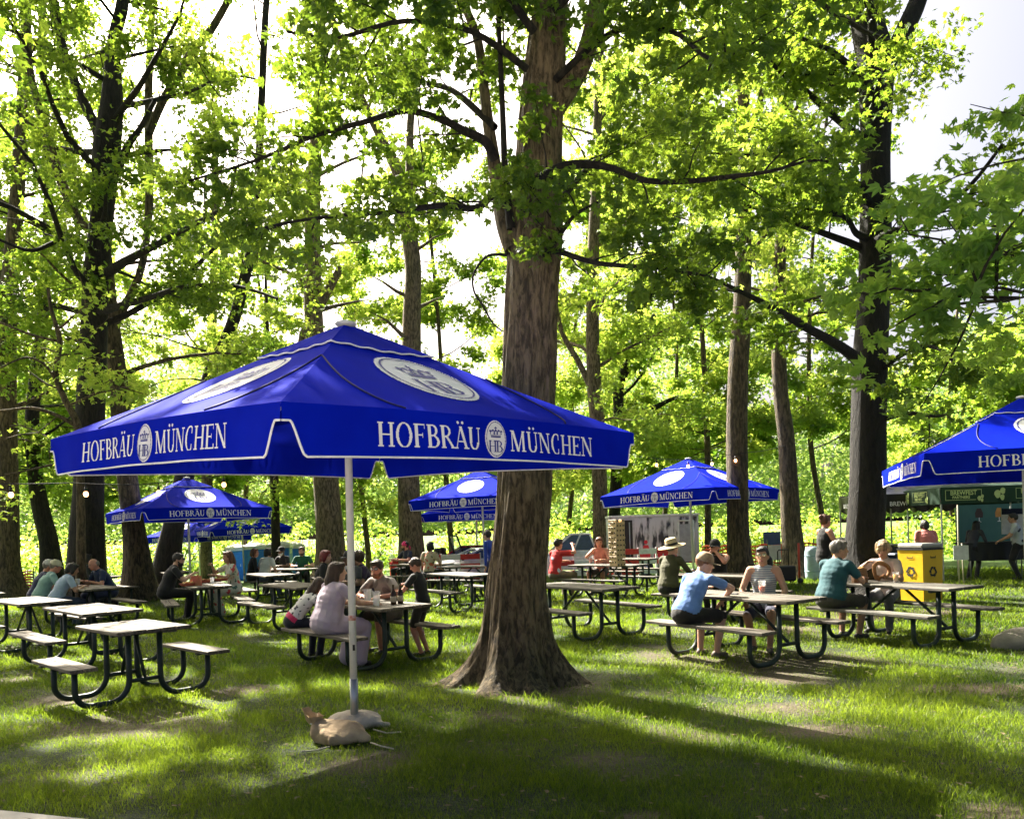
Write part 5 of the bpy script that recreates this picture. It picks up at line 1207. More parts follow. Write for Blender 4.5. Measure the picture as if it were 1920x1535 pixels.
sit('F5', 1, 535, 'person in a black t-shirt and black cap with a white beard', s=1.05, lean=10, skin='dark', shirt=black, pants=black, hair='none', hat=('cap', black), beard=cloth('white_beard', (.6, .6, .58)), glasses='dark', rh=(.2, .42, tbl), lh=(-.2, .42, tbl))
sit('F5', 1, 568, 'bearded man in a green shirt at the far table', turn=35, s=1.05, lean=12, skin='fair', shirt=cloth('green_shirt', (.015, .12, .06)), pants=black, hair='short', hc='brown', beard='brown', rh=(.14, .45, tbl), lh=(-.2, .42, tbl))
sit('F8', 1, 766, 'man with a pink head scarf and navy shirt, far behind', turn=-25, s=1.12, lean=6, skin='red', shirt=cloth('navy_shirt2', (.012, .022, .05)), pants=black, hair='short', hc='dark', hat=('scarf', cloth('pink_scarf', (.75, .03, .18))), beard='dark', yaw=-35, rh=(.22, .42, tbl), lh=(-.2, .42, tbl))
sit('F8', -1, 804, 'dark-haired person in a flowered tan top seen from behind, beside the red jeep', s=1.10, lean=6, skin='tan', shirt=pattern_mat('tan_floral', (.50, .40, .30), [((.45, .10, .06), .6), ((.12, .14, .06), .64)], 8), pants=black, hair='bob', hc='dark', face=False)
stand(925, 19.0, 'person in royal blue clothing half hidden behind the central trunk', 60, s=1.0, shirt=cloth('royal_blue', (.02, .06, .42)), pants=cloth('royal_navy', (.01, .02, .10)), sleeve='long', hair='short', hc='dark')
sit('F9', -1, 1040, 'person in a red shirt with a raised hand, just right of the central trunk', turn=-10, s=1.08, lean=8, skin='red', shirt=pattern_mat('red_white', (.55, .03, .03), [((.5, .6, .75), .64)], 4), pants=khaki, hair='short', hc='dark', rh=(.22, .34, 1.14), re=(.8, -.2, -.5), lh=(-.15, .42, tbl), v=.72, face=False)
sit('F9', 1, 1127, 'woman in a pink tank top holding an orange drink, beside the block tower', turn=18, s=1.08, lean=10, skin='red', shirt=cloth('coral', (.62, .24, .18)), pants=cloth('dark_brown', (.03, .025, .02)), sleeve='tank', legs='shorts', hair='long', hc='auburn', yaw=18, pitch=6, rh=(.06, .42, 1.0), re=(.7, -.2, -.6), lh=(-.12, .44, tbl), dress=False, bust=.9)
stand(1740, 18.6, 'woman in a coral pink shirt with a dark bob, seen from behind the yellow bin', -6, s=.95, fat=1.35, shirt=cloth('coral_shirt', (.62, .20, .18)), pants=black, hair='bob', hc='dark', face=False)
stand(1822, 20.4, 'dark-haired woman in black bending over the black serving table', -60, s=.93, lean=20, shirt=cloth('dark_grey', (.03, .033, .045)), pants=black, sleeve='long', hair='long', hc='dark', face=False, rh=(.15, .42, .95), lh=(-.15, .42, .95))
stand(1910, 19.8, 'person in a pale grey jersey with dark numerals at the right edge', 60, s=1.0, lean=6, fat=1.15, skin='tan', shirt=pattern_mat('jersey', (.36, .39, .42), [((.03, .03, .05), .66)], 6), pants=black, hair='short', hc='dark', rh=(.15, .38, 1.0), lh=(-.15, .38, 1.0))
x, y = tpx(236, 1073); table('F13', 'w', x, 21.5, -45, 'far picnic table between the tall left trunk and the brown leaning one')
sit('F13', -1, 222, 'dark silhouetted person behind the man in the navy polo', s=1.05, lean=10, shirt=black, pants=black, sleeve='long', hair='bob', hc='dark', face=False, skin='dark')
# ---------------------------------------------------------------- things on the tables
def z_at(p): return p
def place_px(key, px, py):
    """table-top point seen at the photo point"""
    g = float(gz(0, TB[key][1])); q = inv(px, py, z=g+.762); return Vector((q[0], q[1], g+.762))
def cup(loc, label, liquid, h=.13, r=.042, fill=.55, group='drinks on the tables', name='plastic_cup'):
    root = thing(name, label, 'cup', tuple(loc), 0, group); a = MB()
    a.lathe([(r*.72, 0), (r*.72, .003), (r*1.0, h), (r*1.06, h+.003), (r*1.0, h-.002), (r*.94, h-.002), (r*.70, .005)], 20); a.build('cup_wall', M['clear_plastic'], root)
    b = MB(); b.lathe([(0.001, .006), (r*.69, .006), (r*(.70+.27*fill), h*fill), (.001, h*fill)], 20); b.build('drink', liquid, root); return root
M['orange_drink'] = mat('orange_drink', (.85, .13, .03), .2); M['beer'] = mat('beer', (.80, .36, .03), .2, (.85, .5, .1), 5); M['foam'] = mat('foam', (.75, .72, .66), .8); M['water'] = glass_mat('ice_water', (.8, .85, .88), .45)
cup(place_px('A', 1429, 1111), 'plastic cup of bright orange drink on the table of the striped tank top woman', M['orange_drink'], .15, .046, .55)
cup(place_px('D', 1680, 1092), 'cup of golden beer on the table of the man in teal', M['beer'], .14, .042, .8)
cup(place_px('E', 690, 1133), 'clear water pitcher on the family table, left of the other pitcher', M['water'], .19, .055, .6)
cup(place_px('E', 706, 1136), 'clear water pitcher on the family table in front of the man with glasses', M['water'], .18, .055, .5)
cup(place_px('La', 146, 1098), 'white paper cup on the table of the men in pale caps', M['foam'], .15, .05, .98)
cup(place_px('F9', 1108, 1056), 'cup of orange drink held beside the woman in the pink tank top', M['orange_drink'], .16, .05, .7)
cup(place_px('B', 398, 1094), 'small clear cup among the food baskets of the man in black', M['water'], .12, .04, .5)
def bottle(loc, label, m):
    root = thing('bottle', label, 'bottle', tuple(loc), 0); a = MB(); a.lathe([(0.001, 0), (.036, 0), (.037, .01), (.037, .13), (.030, .16), (.014, .195), (.0135, .235), (.016, .238), (.016, .25), (.001, .25)], 18); a.build('glass', m, root)
    b = MB(); b.lathe([(.0375, .035), (.0382, .035), (.0382, .105), (.0375, .105)], 18); b.build('paper_label', M['burlap_pale'], root)
bottle(place_px('E', 751, 1131), 'dark brown bottle with a pale label on the family table', mat('brown_glass', (.03, .012, .006), .1))
bottle(place_px('E', 738, 1133), 'second brown bottle on the family table, nearest the glasses man', mat('brown_glass2', (.035, .014, .007), .1))
def basket(loc, label, rz, food):
    root = thing('food_basket', label, 'food basket', tuple(loc), rz, 'paper food baskets'); a = MB()
    n = 20; vs = []
    for (r, z) in ((.085, .001), (.12, .055), (.124, .055), (.088, .006)):
        for k in range(n): an = 6.2832*k/n; vs.append((r*1.3*math.cos(an), r*.85*math.sin(an), z))
    a.add(vs, [(i*n+k, i*n+(k+1) % n, (i+1)*n+(k+1) % n, (i+1)*n+k) for i in range(3) for k in range(n)]+[tuple(range(n))[::-1]], 0, True); a.build('tray', mat('red_tray', (.45, .10, .05), .6), root)
    b = MB(); r_ = random.Random(len(label))
    for k in range(16): b.ell((r_.uniform(-.1, .1), r_.uniform(-.06, .06), .035+r_.uniform(0, .035)), (r_.uniform(.02, .04), r_.uniform(.015, .03), .02), Matrix.Rotation(r_.uniform(0, 3), 3, 'Z'), n=8, m=5)
    b.build('food', food, root)
M['bread'] = mat('bread', (.36, .17, .06), .8, (.22, .09, .03), 22, bump=.4); M['fries'] = mat('fries', (.62, .42, .16), .8, (.45, .25, .08), 20)
basket(place_px('B', 352, 1098), 'food basket in front of the man in black', .4, M['fries'])
basket(place_px('B', 385, 1092), 'food basket in the middle of the table of the man in black', 1.0, M['bread'])
basket(place_px('B', 415, 1089), 'food basket nearest the woman in the floral dress', .2, M['fries'])
basket(place_px('La', 128, 1101), 'food basket in front of the dark-haired woman in light blue', .2, M['fries'])
basket(place_px('F5', 545, 1061), 'food basket on the far table before the porta potties', .2, M['fries'])
def bag(loc, label, w, h, m, rz=0):
    root = thing('paper_bag', label, 'bag', tuple(loc), rz); b = MB(); n = 14; vs = []
    r_ = random.Random(3)
    for i, (z, k) in enumerate(((0, 1), (.5, 1.04), (.85, .95), (1, .98), (1.0, .90), (.8, .86), (.2, .9))):
        for j in range(n): an = 6.2832*j/n; q = 1+r_.uniform(-.05, .05); c_ = math.copysign(abs(math.cos(an))**.6, math.cos(an)); s_ = math.copysign(abs(math.sin(an))**.6, math.sin(an)); vs.append((w*k*q*c_, w*.65*k*q*s_, h*z*(1+r_.uniform(-.04, .06)*(i > 2))))
    b.add(vs, [(i*n+j, i*n+(j+1) % n, (i+1)*n+(j+1) % n, (i+1)*n+j) for i in range(6) for j in range(n)]+[tuple(range(n))[::-1]], 0, False); b.build('paper', m, root)
    f = MB()
    for k in range(10): f.ell((r_.uniform(-.6, .6)*w, r_.uniform(-.3, .3)*w, h*.9+r_.uniform(0, .03)), (.025, .02, .02), None, n=8, m=5)
    f.build('food', M['fries'], root)
bag(place_px('B', 368, 1097), 'orange-brown paper bag of food beside the hands of the man in black', .10, .18, mat('paper_orange', (.50, .22, .09), .8, (.55, .12, .10), 6))
bag(place_px('D', 1612, 1092), 'brown paper bag of food in front of the man in teal', .10, .20, mat('paper_brown', (.22, .12, .06), .8))
def pretzel():
    p = place_px('D', 1653, 1089); root = thing('pretzel', 'giant soft pretzel standing in front of the curly-haired woman', 'pretzel', (p.x, p.y, p.z), TB['D'][2]+math.radians(75)); b = MB(); pts = []
    for i in range(41):
        t = i/40*2*math.pi*1.0; a = -math.pi/2+(i/40-.5)*2*math.pi*1.28
        R = .115+.012*math.cos(3*a); e = abs(i/40-.5)*2
        x = R*math.sin(a+math.pi/2)*(1.12 if e < .75 else 1.0-1.4*(e-.75)); z = .14+R*math.cos(a+math.pi/2)*(1 if e < .75 else .7)
        pts.append((x, .012*math.sin(i*.5), z))
    b.tube(pts, [.016+.016*(1-abs(i/40-.5)*2) for i in range(41)], 10); b.build('dough', M['bread'], root)
pretzel()
def phone():
    p = place_px('A', 1374, 1113); root = MB(); root.box((0, 0, .005), (.15, .075, .009), bev=.004); o = root.build('phone', M['black']); o.location = p; o.rotation_euler = (0, 0, TB['A'][2]+.2)
    tag(o, 'black phone lying on the table of the man in the blue polo', 'phone')
phone()
def tower():
    p = place_px('F9', 1158, 1060); root = thing('block_tower', 'tall tower of stacked wooden game blocks with square holes', 'stacking game', (p.x, p.y, p.z-.002), TB['F9'][2]-.25)
    wd = mat('pine_block', (.70, .52, .30), .6, (.58, .40, .21), 6, stretch=(6, 6, 1)); r_ = random.Random(8); bw, bh, bl = .088, .055, .268
    for l in range(19):
        b = MB()
        for k in (-1, 0, 1):
            if r_.random() < .06: continue
            j = r_.uniform(-.008, .008); c = (k*bw*1.015, j, bh*(l+.5)) if l % 2 else (j, k*bw*1.015, bh*(l+.5)); d = (bw*.97, bl, bh*.96) if l % 2 else (bl, bw*.97, bh*.96)
            b.box(c, d, bev=.004)
            for sg in (-1, 1):   # black plates on the ends paint the shade inside the square holes
                e = (c[0], c[1]+sg*(bl/2+.0015), c[2]) if l % 2 else (c[0]+sg*(bl/2+.0015), c[1], c[2]); b.box(e, (.040, .002, .030) if l % 2 else (.002, .040, .030), mi=1)
        b.build('block_layer', [wd, M['black']], root)
tower()

# ---------------------------------------------------------------- sandbags at the foot of the umbrella
def sack(loc, rz, label, m, ax, neck=True, seed=1):
    root = thing('sandbag', label, 'sandbag', tuple(loc), rz, 'sandbags weighing the umbrella foot'); b = MB(); b.ell((0, 0, ax[2]*.45), (ax[0]*.85, ax[1], ax[2]*.85)); b.tube([(0, 0, ax[2]*.45), (ax[0]*.6, -ax[1]*.1, ax[2]*.42), (ax[0]*1.15, -ax[1]*.15, ax[2]*.25)], [ax[2]*.8, ax[2]*.62, .02], 12); b.tube([(-ax[0]*.3, -ax[1]*.4, ax[2]*.5), (ax[0]*.1, -ax[1]*1.0, ax[2]*.25)], [ax[2]*.6, .05], 12)
    b.tube([(-ax[0]*.4, ax[1]*.5, ax[2]*.35), (-ax[0]*.95, ax[1]*.8, ax[2]*.2)], [ax[2]*.5, .03], 10)
    if neck: b.tube([(-ax[0]*.45, 0, ax[2]*.55), (-ax[0]*.80, .0, ax[2]*.85), (-ax[0]*.95, .01, ax[2]*1.20)], [ax[2]*.85, .085, .042], 12)
    c, f = remesh(b, .012, 4); c = c+((1-np.abs(vnoise(c*np.array([9, 14, 6]), seed, 3))*2)*.016)[:, None]*np.array([.6, .6, 1]); c[:, 2] = np.maximum(c[:, 2], .004)
    me = bpy.data.meshes.new('sack'); me.from_pydata(c.tolist(), [], [tuple(dict.fromkeys(q)) for q in f.tolist()]); me.materials.append(m); me.polygons.foreach_set('use_smooth', np.ones(len(me.polygons), bool)); me.update()
    o = bpy.data.objects.new('sack', me); COL.objects.link(o); o.parent = root
    if neck:
        t = MB(); n = 14; vs = []; r_ = random.Random(seed)
        for i, (dx, z, r) in enumerate(((-.94, 1.12, .042), (-.98, 1.40, .060), (-1.02, 2.0, .088))):
            for k in range(n): a = 6.2832*k/n; q = 1+.45*math.sin(a*4+i*.6); vs.append((ax[0]*dx+r*q*math.cos(a)*.8, .02+r*q*math.sin(a), ax[2]*z+(r_.uniform(-.05, .04) if i == 2 else 0)))
        t.add(vs, [(i*n+k, i*n+(k+1) % n, (i+1)*n+(k+1) % n, (i+1)*n+k) for i in range(2) for k in range(n)], 0, True)
        t.tube([(ax[0]*-.955+.034*math.cos(a), .015+.036*math.sin(a), ax[2]*1.17) for a in [i*.5236 for i in range(12)]], .006, 6, closed=True, mi=1); t.build('tied_neck', [m, M['white_paint']], root)
    return root
q = inv(638, 1388); sack((q[0], q[1], 0), math.radians(-12), 'tan burlap sandbag with a tied neck in front of the umbrella pole', M['burlap'], (.235, .17, .115), True, 4)
q = inv(655, 1368); sack((q[0]+.02, q[1]+.10, 0), math.radians(-8), 'pale canvas sandbag lying behind the umbrella pole', M['burlap_pale'], (.29, .18, .10), False, 7)
def strap_thing(pts, label):
    b = MB(); 
    P = [Vector((*inv(px, py)[:2], z)) for px, py, z in pts]; b.tube(P, .006, 6); o = b.build('tie_strap', mat('cream_strap', (.55, .50, .40), .8)); tag(o, label, 'strap', 'straps around the sandbags')
strap_thing([(695, 1396, .02), (715, 1401, .012), (738, 1406, .012)], 'pale strap sticking out right of the tan sandbag')
strap_thing([(700, 1378, .05), (725, 1378, .02), (752, 1374, .012)], 'pale strap sticking out right of the canvas sandbag')
strap_thing([(618, 1404, .02), (592, 1409, .012), (566, 1411, .012)], 'pale strap reaching left from the tan sandbag')
def rock():
    b = MB(); b.ell((0, 0, .06), (.42, .3, .2), n=20, m=12); c, f = remesh(b, .03, 3); c = c+(vnoise(c*5, 3, 3)*.035)[:, None]
    o = np_mesh('rock', c, np.array([tuple(q) for q in f.tolist()]), M['rock'], None, True); q = inv(1925, 1212); o.location = (q[0], q[1], -.02); tag(o, 'pale boulder in the grass at the right edge', 'rock')
rock()

# ---------------------------------------------------------------- string lights
def string(pts, bulbs, label):
    root = thing('string_lights', label, 'string lights', tuple(pts[0])); o3 = Vector(pts[0]); b = MB(); fine = []
    for i in range(len(pts)-1):
        a, c = Vector(pts[i]), Vector(pts[i+1]); L = (c-a).length
        for k in range(10): t = k/10; fine.append(a.lerp(c, t)-Vector((0, 0, .05*L*.25*4*t*(1-t)))-o3)
    fine.append(Vector(pts[-1])-o3); b.tube(fine, .008, 6); b.build('wire', M['black'], root)
    for p in bulbs:
        w = min(fine, key=lambda f: (f+o3-p).length); s = MB(); s.tube([w, w-Vector((0, 0, .05))], .006, 6); s.lathe([(.001, -.05), (.02, -.05), (.022, -.11), (.017, -.125), (.001, -.125)], 12, 0, Matrix.Translation(w)); so = s.build('socket', M['black'], root)
        g = MB(); g.ell(w-Vector((0, 0, .16)), (.036, .036, .045), n=14, m=9); g.build('bulb', M['bulb'], so)
Ys = 12.5
string([pxp(-60, 905, 11.5), pxp(133, 905, 12.2), pxp(265, 908, 12.8), pxp(560, 868, 14.0)], [pxp(13, 920, 11.8), pxp(157, 915, 12.3), pxp(292, 910, 12.9), pxp(427, 893, 13.5), pxp(553, 880, 14)], 'string of glowing bulbs at left, passing over the left umbrella')
string([pxp(1190, 855, 19.5), pxp(1290, 862, 20), pxp(1364, 853, 20.3)], [pxp(1236, 868, 19.7), pxp(1289, 870, 20), pxp(1336, 866, 20.2)], 'string of three bulbs tied to the brown trunk in front of the right umbrella')
string([pxp(1364, 853, 20.25), pxp(1401, 848, 20.2), pxp(1470, 835, 22.5)], [pxp(1381, 857, 20.2)], 'short string with one bulb right across the brown trunk of the right umbrella')

# ---------------------------------------------------------------- bins, sign, tents, stall
def text_mesh(txt, size, m, parent, mx, name='lettering', ext=0.0, bold=0.0, sx=1.0):
    cu = bpy.data.curves.new('t', 'FONT'); cu.body = txt; cu.size = size; cu.align_x = 'CENTER'; cu.align_y = 'CENTER'; cu.offset = bold; cu.extrude = ext; cu.resolution_u = 3
    o = bpy.data.objects.new('t', cu); COL.objects.link(o); dg = bpy.context.evaluated_depsgraph_get(); dg.update(); me = bpy.data.meshes.new_from_object(o.evaluated_get(dg)); bpy.data.objects.remove(o)
    me.transform(Matrix.Diagonal((sx, 1, 1, 1))); me.transform(mx); me.materials.clear(); me.materials.append(m); r = bpy.data.objects.new(name, me); COL.objects.link(r); r.parent = parent; return r
def upright(x, y, z, rz=0.0):  # text plane standing up and facing -Y
    return Matrix.Translation((x, y, z)) @ Matrix.Rotation(rz, 4, 'Z') @ Matrix.Rotation(math.pi/2, 4, 'X')
def recycle(mb, T, s, mi):
    """three chasing arrows"""
    for k in range(3):
        R = Matrix.Rotation(k*2*math.pi/3, 4, 'Z')
        body = [(-.30, -.44), (.13, -.44), (.13, -.24), (-.20, -.24), (-.28, -.10), (-.45, -.20)]
        head = [(.13, -.56), (.36, -.34), (.13, -.12)]
        for poly in (body, head):
            mb.add([T @ R @ Vector((x*s, y*s, 0)) for x, y in poly], [tuple(range(len(poly)))], mi)
def recycling_bin(px, py, rz, label):
    q = inv(px, py); root = thing('recycling_bin', label, 'recycling bin', (q[0], q[1], 0), rz, 'recycling bins'); w, d, h = .56, .56, 1.02
    b = MB(); vs = []
    for (z, k) in ((0, .90), (h, 1.0)):
        for (x, y) in ((-1, -1), (1, -1), (1, 1), (-1, 1)): vs.append((x*w/2*k, y*d/2*k, z))
    b.add(vs, [(3, 2, 1, 0), (4, 5, 6, 7), (0, 1, 5, 4), (1, 2, 6, 5), (2, 3, 7, 6), (3, 0, 4, 7)]); b.build('body', mat('bin_yellow', (.85, .52, .015), .45, (.78, .46, .012), 3), root)
    l = MB(); l.box((0, 0, h+.012), (w*1.05, d*1.05, .03), mi=1); l.box((0, 0, h+.075), (w*1.02, d*1.02, .10), bev=.03); l.build('lid', [mat('bin_lid', (.34, .33, .30), .5), M['black']], root)
    for f in (0, 1, 3):
        R = Matrix.Rotation(f*math.pi/2, 4, 'Z'); T = R @ Matrix.Translation((0, -w/2*.963-.006, .60)) @ Matrix.Rotation(math.pi/2-.028, 4, 'X')
        s = MB(); recycle(s, T, .20, 0); s.build('recycling_symbol', M['black'], root)
        s = MB(); T2 = R @ Matrix.Translation((0, -w/2*.99-.006, .86)) @ Matrix.Rotation(math.pi/2-.028, 4, 'X')
        s.add([T2 @ Vector(v) for v in ((-.07, 0, 0), (.07, 0, 0), (.07, .045, 0), (.055, .045, 0), (.055, .018, 0), (-.055, .018, 0), (-.055, .045, 0), (-.07, .045, 0))], [(0, 1, 4, 5), (1, 2, 3, 4), (0, 5, 6, 7)]); s.build('hand_grip', M['black'], root)
recycling_bin(1728, 1128, math.radians(24), 'tall yellow recycling bin with grey lid and black arrows, nearest the camera')
recycling_bin(1583, 1085, math.radians(10), 'yellow recycling bin mostly hidden behind the teal-shirted man and the dark trunk')
def blue_bin():
    q = inv(1692, 1118); root = thing('blue_bin', 'dark blue plastic bin standing left of the yellow recycling bin', 'bin', (q[0], q[1]+.3, 0), .4); b = MB(); b.box((0, 0, .42), (.42, .42, .84), bev=.04); b.build('body', mat('bin_blue', (.035, .07, .17), .5), root)
    b = MB(); b.box((0, 0, .87), (.46, .46, .06), bev=.02); b.build('lid', mat('bin_blue_lid', (.02, .035, .08), .5), root)
blue_bin()
def stake_sign():
    q = inv(1803, 1098); root = thing('stake_sign', 'blank white sign on two thin wooden stakes right of the yellow bin', 'sign', (q[0], q[1], 0), -.1)
    for k in (-1, 1): s = MB(); s.tube([(k*.05, 0, 0), (k*.035, 0, 1.0+(.9 if k < 0 else .0))], .016, 8); s.build('stake', mat('stake_wood', (.5, .46, .33), .8), root)
    b = MB(); b.box((0, -.022, .78), (.34, .008, .34)); b.build('board', M['white_paint'], root)
stake_sign()
def tent(label, loc, rz, w, d, zlow, vh, ztop, m, mleg, texts=None, droop=0.0, seed=1):
    root = thing('canopy_tent', label, 'tent', tuple(loc), rz, 'pop-up canopy tents'); hw, hd = w/2, d/2; Cn = [Vector((-hw, -hd, zlow+vh)), Vector((hw, -hd, zlow+vh)), Vector((hw, hd, zlow+vh)), Vector((-hw, hd, zlow+vh))]; ap = Vector((0, 0, ztop))
    b = MB(); n = 14
    for k in range(4):
        a, c = Cn[k], Cn[(k+1) % 4]; vs = []
        for i in range(n+1):
            for j in range(n+1):
                s = i/n; e = a.lerp(c, j/n); p = ap.lerp(e, s); p.z -= .10*math.sin(math.pi*s)+droop*(.5*math.sin(j*1.3+k+seed)*s*(1-s)); vs.append(p)
        b.add(vs, [(i*(n+1)+j, (i+1)*(n+1)+j, (i+1)*(n+1)+j+1, i*(n+1)+j+1) for i in range(n) for j in range(n)], 0, True)
    b.build('canopy', m, root)
    for k in range(4):
        a, c = Cn[k], Cn[(k+1) % 4]; L = (c-a).length; v = MB(); nn = 40; vs = []; nr = Vector(((c-a).y, -(c-a).x, 0)).normalized()
        for j in range(nn+1):
            e = a.lerp(c, j/nn)
            for i in range(5): f = i/4; vs.append(e+nr*(.012+.02*f*math.sin(j*.9+seed)+.005)+Vector((0, 0, -vh*f+(droop*.3*math.sin(j*.5)*f))))
        v.add(vs, [(j*5+i, j*5+i+1, (j+1)*5+i+1, (j+1)*5+i) for j in range(nn) for i in range(4)], 0, True); vo = v.build('valance', m, root)
        if texts and k in (0, 3):
            for (u, fn) in texts: fn(vo, a.lerp(c, u)+nr*.045+Vector((0, 0, -vh/2)), math.atan2((c-a).y, (c-a).x))
    for (x, y) in ((-hw, -hd), (hw, -hd), (hw, hd), (-hw, hd)): l = MB(); l.box((x*.985, y*.985, (zlow+vh)/2), (.035, .035, zlow+vh)); l.build('leg', mleg, root)
    return root
lime = mat('lime_print', (.50, .62, .24), .6)
def logo(vo, p, a):
    bx = MB(); T = Matrix.Translation(p) @ Matrix.Rotation(a, 4, 'Z') @ Matrix.Rotation(math.pi/2, 4, 'X')
    text_mesh('BREWFEST', .16, lime, vo, T @ Matrix.Translation((0, .055, .004)), sx=.85, bold=.004); text_mesh('PARTNERS', .095, lime, vo, T @ Matrix.Translation((-.06, -.055, .004)), sx=.95, bold=.003)
    for (x0, y0, x1, y1) in ((-.44, .125, .44, .137), (-.44, -.125, .30, -.113), (-.44, -.113, -.428, .125), (.428, -.03, .44, .125)): bx.add([T @ Vector(v) for v in ((x0, y0, 0), (x1, y0, 0), (x1, y1, 0), (x0, y1, 0))], [(0, 1, 2, 3)])
    leaf(bx, T @ Matrix.Translation((.38, -.09, 0)), .05); bx.build('frame', lime, vo)
def leaf(mb, T, s):
    for (cx, cy, r) in ((0, 0, 1), (1.5, .9, .8), (1.3, -1.0, .7)):
        mb.add([T @ Vector((s*(cx+r*math.cos(a)*(1 if math.sin(a) > 0 else .8)), s*(cy+r*1.25*math.sin(a)), 0)) for a in [i*math.pi/6 for i in range(12)]], [tuple(range(12))])
def hops(vo, p, a):
    T = Matrix.Translation(p) @ Matrix.Rotation(a, 4, 'Z') @ Matrix.Rotation(math.pi/2, 4, 'X'); b = MB(); leaf(b, T @ Matrix.Translation((-.06, 0, 0)), .085); b.build('hop_emblem', lime, vo)
green = mat('tent_green', (.007, .040, .018), .8, (.006, .033, .015), 3); blackt = mat('tent_black', (.012, .010, .012), .28, (.02, .015, .02), 3, bump=.8, bscale=5)
q = inv(1781, 1092, Y=20.0); tent('dark green pop-up tent with pale hop emblems and lettering on its valance', (q[0]+1.7, 21.6, 0), math.radians(-4), 3.4, 3.2, 1.95, .42, 3.1, green, M['alu'], [(.16, logo), (.42, hops), (.66, logo)])
def blk(vo, p, a):
    text_mesh('BREWED FOR US', .17, M['white_print'], vo, Matrix.Translation(p) @ Matrix.Rotation(a, 4, 'Z') @ Matrix.Rotation(math.pi/2, 4, 'X') @ Matrix.Translation((0, -.05, .004)), bold=.003)
q = inv(1700, 1092, Y=22); tent('glossy black wrinkled pop-up tent between the dark trunk and the green tent', (q[0]+.42, 23.4, 0), math.radians(2), 2.15, 2.6, 1.85, .45, 2.9, blackt, M['alu'], [(.40, blk)], droop=.25, seed=5)
def serving_table(px, Y, w, label, rz=0):
    x = inv(px, 1050, Y=Y)[0]; root = thing('serving_table', label, 'table', (x, Y, float(gz(x, Y))), rz, 'serving tables under the tents'); t = MB(); t.box((0, 0, .93), (w, .7, .04), bev=.01); t.build('tabletop', M['black'], root)
    c = MB(); n = int(w/.05); vs = []
    for j in range(n+1):
        for i in range(5): f = i/4; vs.append((-w/2+w*j/n, -.36-.02*f*math.sin(j*1.1)-.004, .91-f*.42))
    c.add(vs, [(j*5+i, j*5+i+1, (j+1)*5+i+1, (j+1)*5+i) for j in range(n) for i in range(4)], 0, True); c.build('cloth_skirt', M['black'], root)
    for sx in (-1, 1):
        for sy in (-1, 1): l = MB(); l.tube([(sx*(w/2-.1), sy*.3, 0), (sx*(w/2-.1), sy*.3, .92)], .018, 8); l.build('leg', M['alu'], root)
serving_table(1868, 20.6, 1.8, 'long black serving table under the green tent', -.05)
serving_table(1700, 21.0, 1.3, 'black serving table under the black tent, behind the yellow bin', .02)
def backdrop():
    x = inv(1858, 1000, Y=24.6)[0]; root = thing('banner_wall', 'pale teal banner wall with two drawn beer glasses, under the green tent', 'banner', (x, 24.6, 0), -.05); b = MB(); b.box((0, 0, 1.25), (2.1, .04, 1.6)); b.build('panel', mat('teal_panel', (.065, .155, .15), .8, (.05, .13, .13), 2), root)
    for k, (cx, dk) in enumerate(((-.35, mat('dark_beer', (.05, .02, .02), .5)), (.25, mat('amber_beer', (.6, .25, .06), .5)))):
        g = MB(); T = upright(cx, -.026, 1.45); g.add([T @ Vector(v) for v in ((-.11, .12, 0), (.11, .12, 0), (.12, .26, 0), (.06, .40, 0), (-.06, .40, 0), (-.12, .26, 0))], [tuple(range(6))], 0); g.add([T @ Vector(v) for v in ((-.012, 0, 0), (.012, 0, 0), (.012, .12, 0), (-.012, .12, 0))], [(0, 1, 2, 3)], 1); g.add([T @ Vector(v) for v in ((-.07, -.02, 0), (.07, -.02, 0), (.02, .01, 0), (-.02, .01, 0))], [(0, 1, 2, 3)], 1); g.build('drawn_glass', [dk, M['white_print']], root)
    for k in (-1, 1): p = MB(); p.tube([(k*1.0, .03, 0), (k*1.0, .03, 2.0)], .025, 8); p.build('post', M['alu'], root)
backdrop()
def poster():
    x = inv(1904, 975, Y=22)[0]; root = thing('price_board', 'white notice board with dark blue header at the right edge', 'sign', (x, 22, 0), -.05); b = MB(); b.box((0, 0, 1.45), (.75, .03, .7)); b.build('board', M['white_paint'], root); b = MB(); b.box((0, -.018, 1.72), (.75, .006, .16)); b.build('header', navy, root)
    p = MB(); p.tube([(0, .02, 0), (0, .02, 1.1)], .02, 8); p.build('post', M['alu'], root)
poster()
